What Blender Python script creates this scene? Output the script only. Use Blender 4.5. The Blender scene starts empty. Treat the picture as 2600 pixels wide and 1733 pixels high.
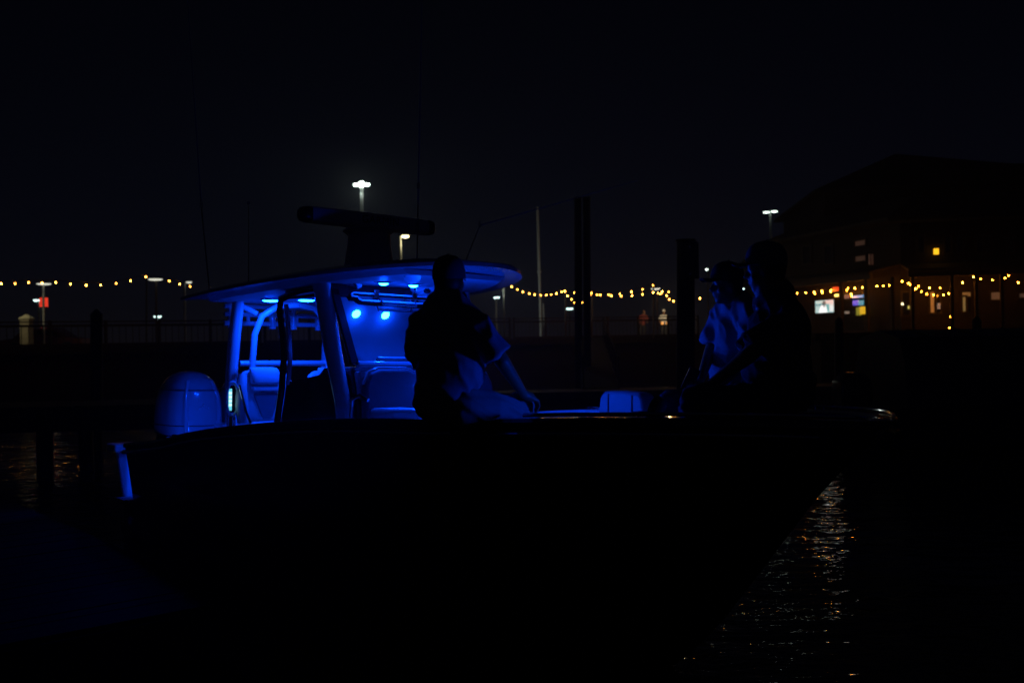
import bpy, bmesh, math, random
from mathutils import Vector, Matrix, Quaternion, noise
random.seed(7)
scene = bpy.context.scene
COL = scene.collection
R = math.radians

# ------------------------------------------------------------------ camera
ZC = 2.0
cam_d = bpy.data.cameras.new('camera')
cam_d.lens = 35.0
cam_d.sensor_width = 36.0
cam_d.clip_start = 0.1
cam_d.clip_end = 3000
cam_d.dof.use_dof = True
cam_d.dof.focus_distance = 7.2
cam_d.dof.aperture_fstop = 2.2
cam = bpy.data.objects.new('camera', cam_d)
COL.objects.link(cam)
ROLL = R(1.0)
cam.matrix_world = Matrix.Translation((0, 0, ZC)) @ Matrix.Rotation(R(90), 4, 'X') @ Matrix.Rotation(-ROLL, 4, 'Z')
scene.camera = cam

# ------------------------------------------------------------------ night sky
world = bpy.data.worlds.new('World')
scene.world = world
world.use_nodes = True
nt = world.node_tree
nt.nodes.clear()
w_out = nt.nodes.new('ShaderNodeOutputWorld')
w_bg = nt.nodes.new('ShaderNodeBackground')
w_sky = nt.nodes.new('ShaderNodeTexSky')
w_sky.sky_type = 'NISHITA'
w_sky.sun_disc = False
w_sky.sun_elevation = R(45)   # a moon behind the camera; the sky is scaled down to night
w_sky.sun_rotation = R(180)
w_sky.air_density = 0.7
w_sky.ozone_density = 1.5
w_sky.dust_density = 0.1
SKY = 0.00034
w_bg.inputs['Strength'].default_value = SKY
w_tint = nt.nodes.new('ShaderNodeMix'); w_tint.data_type = 'RGBA'; w_tint.blend_type = 'MULTIPLY'
w_tint.inputs[0].default_value = 1.0; w_tint.inputs[7].default_value = (1.05, 0.86, 1.35, 1)
nt.links.new(w_sky.outputs[0], w_tint.inputs[6])
nt.links.new(w_tint.outputs[2], w_bg.inputs['Color'])
nt.links.new(w_bg.outputs[0], w_out.inputs['Surface'])

scene.view_settings.view_transform = 'Standard'
scene.view_settings.look = 'None'
scene.view_settings.exposure = 0.0
scene.view_settings.gamma = 1.0
scene.view_settings.use_curve_mapping = False
scene.cycles.use_denoising = True
scene.cycles.max_bounces = 8
scene.cycles.transparent_max_bounces = 12
scene.cycles.caustics_reflective = False
scene.cycles.caustics_refractive = False
scene.cycles.sample_clamp_indirect = 1.2

# light levels, all in one place
LED_FRONT = 520.0
LED_AFT = 250.0
LED_BOW = 130.0
LED_STERN = 350.0
LED_CON = 900.0
BULB = 36.0
LAMPK = 0.06
BLUE = (0.0012, 0.050, 1.0)

# ------------------------------------------------------------------ helpers
FPX = 2600 * 35 / 36.0
CR, SR = math.cos(ROLL), math.sin(ROLL)


def ray(sx, sy):
    xr, zr = sx - 1300.0, 866.5 - sy
    return Vector(((CR * xr + SR * zr) / FPX, 1.0, (-SR * xr + CR * zr) / FPX))


def at(sx, sy, y):
    """point of the place seen at (sx, sy) of the photograph, y metres away"""
    return Vector((0, 0, ZC)) + ray(sx, sy) * y


def hit(sx, sy, p, n):
    """point of a standing wall (through p, normal n) seen at (sx, sy)"""
    d = ray(sx, sy)
    o = Vector((0, 0, ZC))
    k = (p - o).dot(n) / d.dot(n)
    return o + d * k


def vv(x, y):
    return x * 1.10544, y * 1.10544


def tag(o, label=None, cat=None, group=None, kind=None):
    if label: o['label'] = label
    if cat: o['category'] = cat
    if group: o['group'] = group
    if kind: o['kind'] = kind
    return o


def thing(name, label, cat, loc=(0, 0, 0), group=None, rot=(0, 0, 0)):
    o = bpy.data.objects.new(name, None)
    COL.objects.link(o)
    o.location = loc
    o.rotation_euler = rot
    o.empty_display_size = 0.2
    return tag(o, label, cat, group)


def ring_frame(d):
    d = d.normalized()
    up = Vector((0, 0, 1)) if abs(d.z) < 0.95 else Vector((1, 0, 0))
    a = d.cross(up).normalized()
    return a, a.cross(d).normalized()


class MB:
    def __init__(s):
        s.v, s.f, s.mi = [], [], []

    def face(s, idx, m=0):
        s.f.append(tuple(idx)); s.mi.append(m)

    def quad(s, a, b, c, d, m=0):
        n = len(s.v); s.v += [Vector(a), Vector(b), Vector(c), Vector(d)]
        s.face((n, n + 1, n + 2, n + 3), m); return s

    def box(s, c, d, rot=None, m=0):
        n = len(s.v); c = Vector(c)
        for z in (-1, 1):
            for x, y in ((-1, -1), (1, -1), (1, 1), (-1, 1)):
                p = Vector((x * d[0] / 2, y * d[1] / 2, z * d[2] / 2))
                if rot: p = rot @ p
                s.v.append(c + p)
        for q in ((0, 3, 2, 1), (4, 5, 6, 7), (0, 1, 5, 4), (1, 2, 6, 5), (2, 3, 7, 6), (3, 0, 4, 7)):
            s.face([n + i for i in q], m)
        return s

    def loft(s, rings, closed=True, cap=True, m=0):
        n0 = len(s.v); k = len(rings[0])
        for r in rings: s.v += [Vector(p) for p in r]
        for i in range(len(rings) - 1):
            for j in range(k if closed else k - 1):
                a = n0 + i * k + j; b = n0 + i * k + (j + 1) % k
                s.face((a, b, b + k, a + k), m)
        if cap and closed:
            s.face([n0 + j for j in range(k)][::-1], m)
            s.face([n0 + (len(rings) - 1) * k + j for j in range(k)], m)
        return s

    def tube(s, pts, r, n=10, m=0, flat=None):
        pts = [Vector(p) for p in pts]
        rings = []
        pa = None
        for i, p in enumerate(pts):
            d = (pts[min(i + 1, len(pts) - 1)] - pts[max(i - 1, 0)])
            if pa is None:
                a, b = ring_frame(d)
            else:
                a = (pa - d.normalized() * pa.dot(d.normalized())).normalized()
                b = a.cross(d.normalized()).normalized()
            pa = a
            rr = r[i] if isinstance(r, (list, tuple)) else r
            f = flat or (1, 1)
            rings.append([p + a * math.cos(2 * math.pi * j / n) * rr * f[0] + b * math.sin(2 * math.pi * j / n) * rr * f[1] for j in range(n)])
        return s.loft(rings, m=m)

    def ball(s, c, r, rot=None, nu=14, nv=9, m=0):
        c = Vector(c)
        if not isinstance(r, (list, tuple)): r = (r, r, r)
        rings = []
        for i in range(1, nv):
            th = math.pi * i / nv
            rg = []
            for j in range(nu):
                ph = 2 * math.pi * j / nu
                p = Vector((r[0] * math.sin(th) * math.cos(ph), r[1] * math.sin(th) * math.sin(ph), -r[2] * math.cos(th)))
                rg.append(c + (rot @ p if rot else p))
            rings.append(rg)
        n0 = len(s.v)
        s.loft(rings, cap=False, m=m)
        for z, base in ((-1, n0), (1, n0 + (nv - 2) * nu)):
            p = Vector((0, 0, z * r[2])); s.v.append(c + (rot @ p if rot else p)); k = len(s.v) - 1
            for j in range(nu):
                a, b = base + j, base + (j + 1) % nu
                s.face((b, a, k) if z < 0 else (a, b, k), m)
        return s

    def cap_(s, p0, p1, r0, r1, n=12):
        """tapered limb with round ends"""
        p0, p1 = Vector(p0), Vector(p1)
        s.tube([p0, p1], [r0, r1], n=n)
        s.ball(p0, r0, nu=n, nv=8); s.ball(p1, r1, nu=n, nv=8)
        return s

    def disc(s, c, nrm, r, h, n=20, m=0, sq=1.0):
        c = Vector(c); nrm = Vector(nrm).normalized(); a, b = ring_frame(nrm)
        rings = [[c + nrm * z + a * math.cos(2 * math.pi * j / n) * r + b * math.sin(2 * math.pi * j / n) * r * sq for j in range(n)] for z in (0, h)]
        return s.loft(rings, m=m)

    def build(s, name, mats, parent=None, smooth=False, bevel=0, loc=None, sub=0, kind=None, segs=2):
        me = bpy.data.meshes.new(name)
        off = Vector(loc) if loc is not None else Vector((0, 0, 0))
        me.from_pydata([tuple(p - off) for p in s.v], [], s.f)
        mats = mats if isinstance(mats, (list, tuple)) else [mats]
        for mt in mats: me.materials.append(mt)
        if len(mats) > 1: me.polygons.foreach_set('material_index', s.mi)
        bm = bmesh.new(); bm.from_mesh(me)
        bmesh.ops.recalc_face_normals(bm, faces=bm.faces)
        bm.to_mesh(me); bm.free()
        if smooth: me.shade_smooth()
        o = bpy.data.objects.new(name, me)
        COL.objects.link(o)
        if parent is not None:
            o.parent = parent
        elif loc is not None:
            o.location = loc
        if bevel:
            b = o.modifiers.new('bevel', 'BEVEL'); b.width = bevel; b.segments = segs; b.limit_method = 'ANGLE'; b.angle_limit = R(35)
        if sub:
            b = o.modifiers.new('sub', 'SUBSURF'); b.levels = sub; b.render_levels = sub
        if smooth:
            try:
                me.set_sharp_from_angle(angle=R(40))
            except Exception:
                pass
        if kind: o['kind'] = kind
        return o


def copy_tree(o, parent=None):
    c = o.copy(); COL.objects.link(c); c.parent = parent
    for ch in list(o.children): copy_tree(ch, c)
    return c


# ------------------------------------------------------------------ materials
def mat(name, col, rough=0.5, metal=0.0, var=0.15, vscale=8.0, bump=0.0, bscale=60.0, coat=0.0, spec=None):
    m = bpy.data.materials.new(name); m.use_nodes = True
    n = m.node_tree.nodes; l = m.node_tree.links
    p = n['Principled BSDF']
    tc = n.new('ShaderNodeTexCoord')
    ns = n.new('ShaderNodeTexNoise'); ns.inputs['Scale'].default_value = vscale; ns.inputs['Detail'].default_value = 5
    l.new(tc.outputs['Object'], ns.inputs['Vector'])
    mx = n.new('ShaderNodeMix'); mx.data_type = 'RGBA'
    mx.inputs[6].default_value = tuple(c * (1 - var) for c in col) + (1,)
    mx.inputs[7].default_value = tuple(min(1, c * (1 + var)) for c in col) + (1,)
    l.new(ns.outputs['Fac'], mx.inputs[0])
    l.new(mx.outputs[2], p.inputs['Base Color'])
    p.inputs['Roughness'].default_value = rough
    p.inputs['Metallic'].default_value = metal
    if spec is not None: p.inputs['Specular IOR Level'].default_value = spec
    if coat:
        p.inputs['Coat Weight'].default_value = coat; p.inputs['Coat Roughness'].default_value = 0.03
    if bump:
        nb = n.new('ShaderNodeTexNoise'); nb.inputs['Scale'].default_value = bscale; nb.inputs['Detail'].default_value = 4
        l.new(tc.outputs['Object'], nb.inputs['Vector'])
        bp = n.new('ShaderNodeBump'); bp.inputs['Strength'].default_value = bump; bp.inputs['Distance'].default_value = 0.01
        l.new(nb.outputs['Fac'], bp.inputs['Height']); l.new(bp.outputs[0], p.inputs['Normal'])
    return m


def emit(name, col, strength):
    m = bpy.data.materials.new(name); m.use_nodes = True
    n = m.node_tree.nodes; l = m.node_tree.links
    p = n['Principled BSDF']
    p.inputs['Base Color'].default_value = (0.5, 0.5, 0.5, 1)
    p.inputs['Emission Color'].default_value = tuple(col) + (1,)
    p.inputs['Emission Strength'].default_value = strength
    return m


M_NAVY = mat('dark gelcoat', (0.006, 0.008, 0.014), 0.12, coat=0.6, var=0.2, bump=0.02, bscale=3)
M_GEL = mat('white gelcoat', (0.72, 0.74, 0.76), 0.28, coat=0.3, var=0.05)
M_ROOF = mat('hardtop gelcoat', (0.42, 0.44, 0.47), 0.2, coat=0.5, var=0.06)
M_LINER = mat('satin roof liner', (0.52, 0.54, 0.57), 0.55, var=0.05)
M_DECK = mat('nonskid deck', (0.68, 0.69, 0.70), 0.7, bump=0.4, bscale=300)
M_VINYL = mat('white marine vinyl', (0.60, 0.60, 0.61), 0.55, var=0.08, bump=0.12, bscale=25)
M_VINYL3 = mat('tan marine vinyl', (0.25, 0.245, 0.24), 0.6, var=0.1, bump=0.12, bscale=25)
M_VINYL2 = mat('grey vinyl inset', (0.17, 0.17, 0.19), 0.6, var=0.08, bump=0.2, bscale=60)
M_TUBE = mat('white powder coat tube', (0.68, 0.69, 0.70), 0.22, var=0.06, coat=0.4)
M_BLACK = mat('black acrylic trim', (0.006, 0.006, 0.007), 0.15, var=0.1)
M_BLACKP = mat('black console panel', (0.006, 0.007, 0.008), 0.3, var=0.2)
M_STEEL = mat('polished stainless', (0.7, 0.7, 0.72), 0.12, metal=1.0, var=0.05)
M_RUBBER = mat('black rubber', (0.01, 0.01, 0.01), 0.6)
M_COWL = mat('engine cowl paint', (0.52, 0.54, 0.57), 0.22, coat=0.6, var=0.05)
M_RADAR = mat('radar plastic', (0.78, 0.72, 0.70), 0.4, var=0.05)
M_LETTER = mat('dark print', (0.012, 0.012, 0.014), 0.5)
M_LED = emit('blue led lens front', BLUE, LED_FRONT)
M_LEDA = emit('blue led lens aft', BLUE, LED_AFT)
M_LEDB = emit('blue fill led lens', BLUE, LED_BOW)
M_PANEL = emit('helm switch panel glow', (0.15, 0.75, 0.85), 0.9)
M_PANELB = emit('helm switch key glow', (0.6, 0.95, 0.9), 1.3)
M_UNLIT = mat('unlit lens', (0.75, 0.78, 0.8), 0.3)


def glass_mat(name, haze, tint=(0.9, 0.93, 0.95)):
    m = bpy.data.materials.new(name); m.use_nodes = True
    n = m.node_tree.nodes; l = m.node_tree.links; n.clear()
    out = n.new('ShaderNodeOutputMaterial')
    tr = n.new('ShaderNodeBsdfTransparent'); tr.inputs[0].default_value = tint + (1,)
    di = n.new('ShaderNodeBsdfDiffuse'); di.inputs[0].default_value = (0.7, 0.7, 0.72, 1)
    tl = n.new('ShaderNodeBsdfTranslucent'); tl.inputs[0].default_value = (0.7, 0.7, 0.72, 1)
    gl = n.new('ShaderNodeBsdfGlossy'); gl.inputs['Roughness'].default_value = 0.03
    gl2 = n.new('ShaderNodeBsdfGlossy'); gl2.inputs['Roughness'].default_value = 0.28
    fr = n.new('ShaderNodeFresnel'); fr.inputs[0].default_value = 1.5
    tc = n.new('ShaderNodeTexCoord'); ns = n.new('ShaderNodeTexNoise'); ns.inputs['Scale'].default_value = 9; ns.inputs['Detail'].default_value = 6
    l.new(tc.outputs['Object'], ns.inputs['Vector'])
    mr = n.new('ShaderNodeMapRange'); mr.inputs[1].default_value = 0.3; mr.inputs[2].default_value = 0.75
    mr.inputs[3].default_value = haze * 0.5; mr.inputs[4].default_value = haze * 1.4
    l.new(ns.outputs['Fac'], mr.inputs[0])
    a = n.new('ShaderNodeMixShader'); a.inputs[0].default_value = 0.6
    l.new(di.outputs[0], a.inputs[1]); l.new(tl.outputs[0], a.inputs[2])
    b = n.new('ShaderNodeMixShader'); l.new(mr.outputs[0], b.inputs[0]); l.new(tr.outputs[0], b.inputs[1]); l.new(a.outputs[0], b.inputs[2])
    g = n.new('ShaderNodeMixShader'); g.inputs[0].default_value = 0.05; l.new(gl.outputs[0], g.inputs[1]); l.new(gl2.outputs[0], g.inputs[2])
    c = n.new('ShaderNodeMixShader'); l.new(fr.outputs[0], c.inputs[0]); l.new(b.outputs[0], c.inputs[1]); l.new(g.outputs[0], c.inputs[2])
    l.new(c.outputs[0], out.inputs[0])
    return m


M_GLASS = glass_mat('salt hazed windshield', 0.03)
M_GLASS2 = glass_mat('hatch acrylic', 0.16)

# water
M_WATER = bpy.data.materials.new('night water'); M_WATER.use_nodes = True
n = M_WATER.node_tree.nodes; l = M_WATER.node_tree.links
p = n['Principled BSDF']
p.inputs['Base Color'].default_value = (0.006, 0.010, 0.016, 1)
p.inputs['Roughness'].default_value = 0.045
p.inputs['IOR'].default_value = 1.38
geo = n.new('ShaderNodeNewGeometry')
mp = n.new('ShaderNodeMapping'); mp.inputs['Scale'].default_value = (0.55, 1.0, 1.0); mp.inputs['Rotation'].default_value = (0, 0, R(8))
l.new(geo.outputs['Position'], mp.inputs['Vector'])
n1 = n.new('ShaderNodeTexNoise'); n1.inputs['Scale'].default_value = 4.6; n1.inputs['Detail'].default_value = 3; n1.inputs['Roughness'].default_value = 0.5
n2 = n.new('ShaderNodeTexNoise'); n2.inputs['Scale'].default_value = 1.1; n2.inputs['Detail'].default_value = 2
l.new(mp.outputs[0], n1.inputs['Vector']); l.new(mp.outputs[0], n2.inputs['Vector'])
ad = n.new('ShaderNodeMath'); ad.operation = 'MULTIPLY_ADD'; ad.inputs[1].default_value = 1.6
l.new(n2.outputs['Fac'], ad.inputs[0]); l.new(n1.outputs['Fac'], ad.inputs[2])
bp = n.new('ShaderNodeBump'); bp.inputs['Strength'].default_value = 1.0; bp.inputs['Distance'].default_value = 0.030
l.new(ad.outputs[0], bp.inputs['Height']); l.new(bp.outputs[0], p.inputs['Normal'])
tl = n.new('ShaderNodeBsdfTranslucent'); tl.inputs[0].default_value = (0.10, 0.16, 0.20, 1)   # murky water scatters light from below
ads = n.new('ShaderNodeAddShader'); l.new(p.outputs[0], ads.inputs[0]); l.new(tl.outputs[0], ads.inputs[1])
l.new(ads.outputs[0], n['Material Output'].inputs['Surface'])

# ------------------------------------------------------------------ setting: water, quay, ground
MB().quad((-300, -60, 0), (300, -60, 0), (300, 300, 0), (-300, 300, 0)).build('water', M_WATER, kind='structure')
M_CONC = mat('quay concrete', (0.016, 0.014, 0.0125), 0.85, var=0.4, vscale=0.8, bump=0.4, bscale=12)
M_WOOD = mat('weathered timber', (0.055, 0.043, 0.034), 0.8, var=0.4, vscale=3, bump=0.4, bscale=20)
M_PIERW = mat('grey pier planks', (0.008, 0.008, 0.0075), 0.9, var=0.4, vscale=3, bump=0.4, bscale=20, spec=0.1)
M_DARKWOOD = mat('dark creosoted timber', (0.022, 0.018, 0.015), 0.75, var=0.4, vscale=4, bump=0.5, bscale=15)
QUAY = [(-70, 17), (0, 48), (9.5, 50), (13.5, 43.5), (70, 34)]
QZ = 2.04
qv = [Vector((x, y, 0)) for x, y in QUAY]
g = MB()
for i in range(len(qv) - 1):
    a, b = qv[i], qv[i + 1]
    g.quad(a + Vector((0, 0, QZ)), b + Vector((0, 0, QZ)), Vector((b.x * 3, 300, QZ)), Vector((a.x * 3, 300, QZ)))
g.build('ground', mat('asphalt', (0.05, 0.05, 0.05), 0.85, var=0.3, vscale=0.5), kind='structure')
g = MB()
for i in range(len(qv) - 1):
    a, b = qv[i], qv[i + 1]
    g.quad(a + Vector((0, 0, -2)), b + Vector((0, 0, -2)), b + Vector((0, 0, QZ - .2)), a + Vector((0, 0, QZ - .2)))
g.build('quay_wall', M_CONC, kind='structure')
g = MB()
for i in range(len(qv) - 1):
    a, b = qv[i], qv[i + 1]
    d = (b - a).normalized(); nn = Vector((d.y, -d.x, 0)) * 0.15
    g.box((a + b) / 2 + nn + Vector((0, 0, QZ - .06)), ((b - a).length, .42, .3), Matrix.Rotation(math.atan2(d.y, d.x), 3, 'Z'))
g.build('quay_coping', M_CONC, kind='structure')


# ------------------------------------------------------------------ the boat
TH, HEEL = R(-50), R(-2.0)
BORG = Vector((-2.56, 10.28, 0))
BM = Matrix.Translation(BORG) @ Matrix.Rotation(TH, 4, 'Z') @ Matrix.Rotation(HEEL, 4, 'X')
boat = thing('fishing_boat', 'dark hulled center console fishing boat lit blue under its hardtop, three people aboard', 'boat')
boat.matrix_world = BM


def b2w(t, v, z):
    return BM @ Vector((t, v, z))


SHEER = [(-.97, .964), (-.6, .994), (-.33, 1.017), (0, 1.051), (.3, 1.081), (.6, 1.122), (.9, 1.176), (1.2, 1.217), (1.7, 1.279), (2.2, 1.326),
         (2.7, 1.372), (3.2, 1.415), (3.7, 1.446), (4.2, 1.47), (4.7, 1.486), (5.2, 1.511), (5.6, 1.533), (6.0, 1.548), (6.3, 1.556), (6.6, 1.558), (6.8, 1.55), (6.9, 1.54)]


def lerp_tab(tab, x):
    if x <= tab[0][0]: return tab[0][1]
    for (a, b), (c, d) in zip(tab, tab[1:]):
        if x <= c: return b + (d - b) * (x - a) / (c - a)
    return tab[-1][1]


def zs(t): return lerp_tab(SHEER, t)


def bw(t):
    u = max(0, min(1, (t - 3.3) / 3.56))
    return 1.3 * max(0.0, 1 - u ** 2.6) ** .55


KEEL = [(-1, -.42), (4.0, -.42), (4.9, -.30), (5.4, -.08), (5.775, .27), (6.2, .80), (6.5, 1.18), (6.72, 1.39), (6.86, 1.535)]


def zk(t): return lerp_tab(KEEL, t)


def station(t, side, nseg=14):
    out = []
    k, s, b = zk(t), zs(t), bw(t)
    w = max(0, min(1, (t - 3.0) / 3.0)); w = w * w * (3 - 2 * w)
    for i in range(nseg + 1):
        q = i / nseg
        if q < .4:
            va, za = 1.16 * q / .4, k + (0.02 - k) * q / .4
        else:
            q2 = (q - .4) / .6
            va, za = 1.16 + .14 * q2 ** 1.3, 0.02 + (s - 0.02) * q2
        vb = b * (q ** (1.0 + .95 * w)); zb = k + (s - k) * q
        v = va * (1 - w) * (b / 1.3) + vb * w; z = za * (1 - w) + zb * w
        if q == 1: v, z = b, s
        out.append(Vector((t, side * v, z)))
    return out


TS = [-.95, -.72, -.5, -.2, .2, .6, 1, 1.5, 2, 2.5, 3, 3.4, 3.8, 4.2, 4.6, 5, 5.3, 5.6, 5.85, 6.1, 6.3, 6.46, 6.6, 6.72, 6.8, 6.855]
h = MB()
for side in (-1, 1):
    rows = [station(t, side) for t in TS]
    for i in range(len(rows) - 1):
        for j in range(14):
            if side == -1 and TS[i + 1] <= -.45 and j >= 7:
                continue  # the open side gate in the quarter
            h.quad(rows[i][j], rows[i + 1][j], rows[i + 1][j + 1], rows[i][j + 1])
ho = h.build('hull', M_NAVY, boat, smooth=True)
bm = bmesh.new(); bm.from_mesh(ho.data); bmesh.ops.remove_doubles(bm, verts=bm.verts, dist=.0008); bmesh.ops.recalc_face_normals(bm, faces=bm.faces); bm.to_mesh(ho.data); bm.free()
ho.data.shade_smooth()


def hull_half(t, z):
    st = station(t, 1)
    if z <= st[0].z: return 0.0
    for a, b in zip(st, st[1:]):
        if z <= b.z:
            return a.y + (b.y - a.y) * (z - a.z) / max(1e-6, b.z - a.z)
    return bw(t)


def deck_half(t, z, w=.24):
    return max(.02, min(bw(t) - w, hull_half(t, z) - .03))


def inner(t, side, w=.2):
    b = max(.0, bw(t) - w)
    return side * b


# gunwale caps, rounded section, both sides as one ring round the bow
def cap_ring(t, side):
    b = bw(t); s = zs(t); w = min(.2, b)
    sec = [(b + .012, s - .03), (b + .018, s - .005), (b + .004, s + .016), (b - w * .4, s + .022), (b - w * .85, s + .018), (b - w, s + .004), (b - w, s - .05)]
    return [Vector((t, side * max(0, v), z)) for v, z in sec]


TC = [t for t in TS if t >= -.5]
for side in (-1, 1):
    c = MB(); c.loft([cap_ring(t, side) for t in (TC if side < 0 else TS)], closed=False)
    c.build('gunwale_cap', M_NAVY, boat, smooth=True)
# rub rail
for side in (-1, 1):
    c = MB(); c.tube([(t, side * (bw(t) + .012), zs(t) - .07) for t in (TC if side < 0 else TS) if t < 6.83], .022, 8)
    rr_ = c.build('rub_rail', M_RUBBER, boat, smooth=True)
    MB().tube([(t, side * (bw(t) + .030), zs(t) - .068) for t in (TC if side < 0 else TS) if t < 6.84], .011, 8).build('steel_strip', M_STEEL, rr_, smooth=True)
    MB().tube([(t, side * max(.0, bw(t) - .045), zs(t) + .034) for t in (TC if side < 0 else TS) if t > 5.2 and t < 6.84], .011, 8).build('toe_rail', M_STEEL, boat, smooth=True)
# inner liner and decks
DECK = .46
BOWD = .86


def deckz(t): return DECK if t < 4.35 else BOWD


TL = [-.75, -.5, 0, .6, 1.2, 2, 2.7, 3.4, 3.9, 4.35, 4.36, 4.8, 5.2, 5.6, 5.9, 6.15]


def liner_row(t, side):
    z0, z1 = deckz(t), zs(t) - .02
    return [Vector((t, side * max(.02, min(bw(t) - .2, hull_half(t, z0 + (z1 - z0) * k / 6) - .035)), z0 + (z1 - z0) * k / 6)) for k in range(7)]


for side in (-1, 1):
    c = MB(); c.loft([liner_row(t, side) for t in (TL if side > 0 else TL[1:])], closed=False)
    c.build('inner_liner', M_GEL, boat)
c = MB()
for a, b in zip(TL, TL[1:]):
    c.quad((a, -deck_half(a, deckz(a)), deckz(a)), (b, -deck_half(b, deckz(b)), deckz(b)), (b, deck_half(b, deckz(b)), deckz(b)), (a, deck_half(a, deckz(a)), deckz(a)))
c.quad((-.75, -1.3, DECK - .004), (-.5, -1.3, DECK - .004), (-.5, -1.0, DECK - .004), (-.75, -1.0, DECK - .004))
c.build('cockpit_sole', M_DECK, boat)
# foredeck (anchor locker lid)
c = MB()
tf = [6.15, 6.3, 6.42, 6.52, 6.6]
for a, b in zip(tf, tf[1:]):
    c.quad((a, -max(.0, bw(a) - .2), zs(a) - .012), (b, -max(.0, bw(b) - .2), zs(b) - .012), (b, max(0, bw(b) - .2), zs(b) - .012), (a, max(0, bw(a) - .2), zs(a) - .012))
c.loft([liner_row(6.15, -1), liner_row(6.15, 1)], closed=False)
c.build('foredeck', M_NAVY, boat)
MB().box((6.4, 0, 1.552), (.3, .36, .02)).build('anchor_hatch', M_NAVY, boat, bevel=.006)
# transom wall seen through the open quarter gate, with its cap
t_ = MB().loft([[(x, s_ * v, z) for s_, v, z in ((-1, 1.275, .90), (-1, 1.20, .42), (1, 1.20, .42), (1, 1.275, .90))] for x in (-.86, -.80)])
t_.build('transom', M_GEL, boat, bevel=.025, segs=3)
MB().box((-.86, 0, .1), (.11, 2.3, .62)).build('lower_transom', M_NAVY, boat)
c = MB().box((-.86, -1.11, .945), (.26, .42, .085))
c.build('transom_cap', M_GEL, boat, bevel=.02, segs=3)
MB().box((-.86, .2, .945), (.24, 2.15, .06)).build('transom_cap', M_GEL, boat, bevel=.02)
# low coaming aft of the gunwale step
MB().box((.2, -1.02, 1.05), (.62, .05, .09)).build('quarter_coaming', M_GEL, boat, bevel=.015)
MB().loft([[(t, bw(t) - .19, zs(t) + .03), (t, bw(t) - .26, zs(t) + .015), (t, bw(t) - .27, zs(t) - .16), (t, bw(t) - .21, zs(t) - .17)] for t in (2.3, 2.7, 3.1, 3.5, 3.9, 4.3)]).build('coaming_pad', M_VINYL, boat, smooth=True, bevel=.015)
# cleats
for t, s in ((5.95, -1), (.55, -1), (5.95, 1), (.55, 1), (3.55, 1)):
    v = s * (bw(t) - .1)
    c = MB().tube([(t - .07, v, zs(t) + .034), (t - .03, v, zs(t) + .04), (t + .03, v, zs(t) + .04), (t + .07, v, zs(t) + .034)], .009, 8)
    c.cap_((t - .03, v, zs(t)), (t - .03, v, zs(t) + .036), .008, .008).cap_((t + .03, v, zs(t)), (t + .03, v, zs(t) + .036), .008, .008)
    c.build('cleat', M_STEEL if t > 3 else M_RUBBER, boat, smooth=True)


# outboard motors
def outboard(v):
    o = bpy.data.objects.new('outboard_motor', None); COL.objects.link(o); o.parent = boat
    o.location = (-1.22, v, 0)
    rings = []
    prof = [(1.02, .88, .9), (1.04, .98, .97), (1.12, 1.0, 1.0), (1.28, .995, 1.0), (1.40, .96, .97), (1.50, .88, .92), (1.58, .77, .83), (1.64, .64, .70), (1.685, .48, .54), (1.71, .3, .36), (1.722, .1, .14)]
    for z, k, kl in prof:
        rg = []
        for j in range(32):
            a = 2 * math.pi * j / 32
            ca, sa = math.cos(a), math.sin(a)
            x = math.copysign(abs(ca) ** .75, ca) * .40 * kl + (-.06 if ca < 0 else .0) * kl
            y = math.copysign(abs(sa) ** .8, sa) * .315 * k
            rg.append((x + (1.3 - z) * -.02, y, z))
        rings.append(rg)
    cw = MB().loft(rings).build('cowl', M_COWL, o, smooth=True)
    # raised shoulder line and air scoop on the cowl
    for s in (-1, 1):
        MB().tube([(.36, s * .17, 1.05), (.375, s * .185, 1.25), (.36, s * .175, 1.45), (.28, s * .13, 1.62)], .022, 8, flat=(1, .6)).build('cowl_rib', M_COWL, cw, smooth=True)
    for y, z, r in ((-.05, 1.325, .006), (.05, 1.33, .006), (0, 1.36, .008), (-.022, 1.345, .005), (.022, 1.347, .005), (0, 1.385, .005)):
        MB().disc((.396, y, z), (1, 0, 0), r * 1.3, .016, 10).build('emblem', M_UNLIT, cw)
    for zi in (2, 5):
        MB().tube([(p[0] * 1.004, p[1] * 1.004, p[2] + .02) for p in rings[zi] + rings[zi][:1]], .0045, 5).build('cowl_seam', M_BLACKP, cw, smooth=True)
    c = MB().loft([[(x * .8, y * .8, z) for x, y, z in [(p[0], p[1], 1.0) for p in rings[1]]], [(p[0] * .95, p[1] * .95, .9) for p in rings[1]], [(p[0] * .93, p[1] * .93, 1.02) for p in rings[1]]][1:])
    c.build('lower_apron', M_BLACKP, o, smooth=True)
    MB().loft([[(x, y, z) for x, y in ((-.16, -.1), (.2, -.12), (.2, .12), (-.16, .1))] for z in (.92, -.35)]).build('midsection', M_COWL, o, bevel=.03)
    MB().box((.3, 0, .72), (.2, .3, .5)).build('mount_bracket', M_BLACKP, o, bevel=.02)
    return o


m1 = outboard(-.36)
m2 = copy_tree(m1, boat); m2.location = (-1.22, .36, 0)

# console
c = MB()
prof = [(1.75, DECK), (1.78, 1.30), (2.0, 1.62), (2.25, 1.80), (2.70, 1.80), (2.78, 1.5), (2.80, DECK)]
c.loft([[(t, v, z) for t, z in prof] for v in (-.64, .64)])
con = c.build('console', M_BLACKP, boat, bevel=.03)
MB().box((2.74, 0, 1.655), (.10, 1.24, .22)).build('console_front_panel', M_GEL, boat, bevel=.02)
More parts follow.
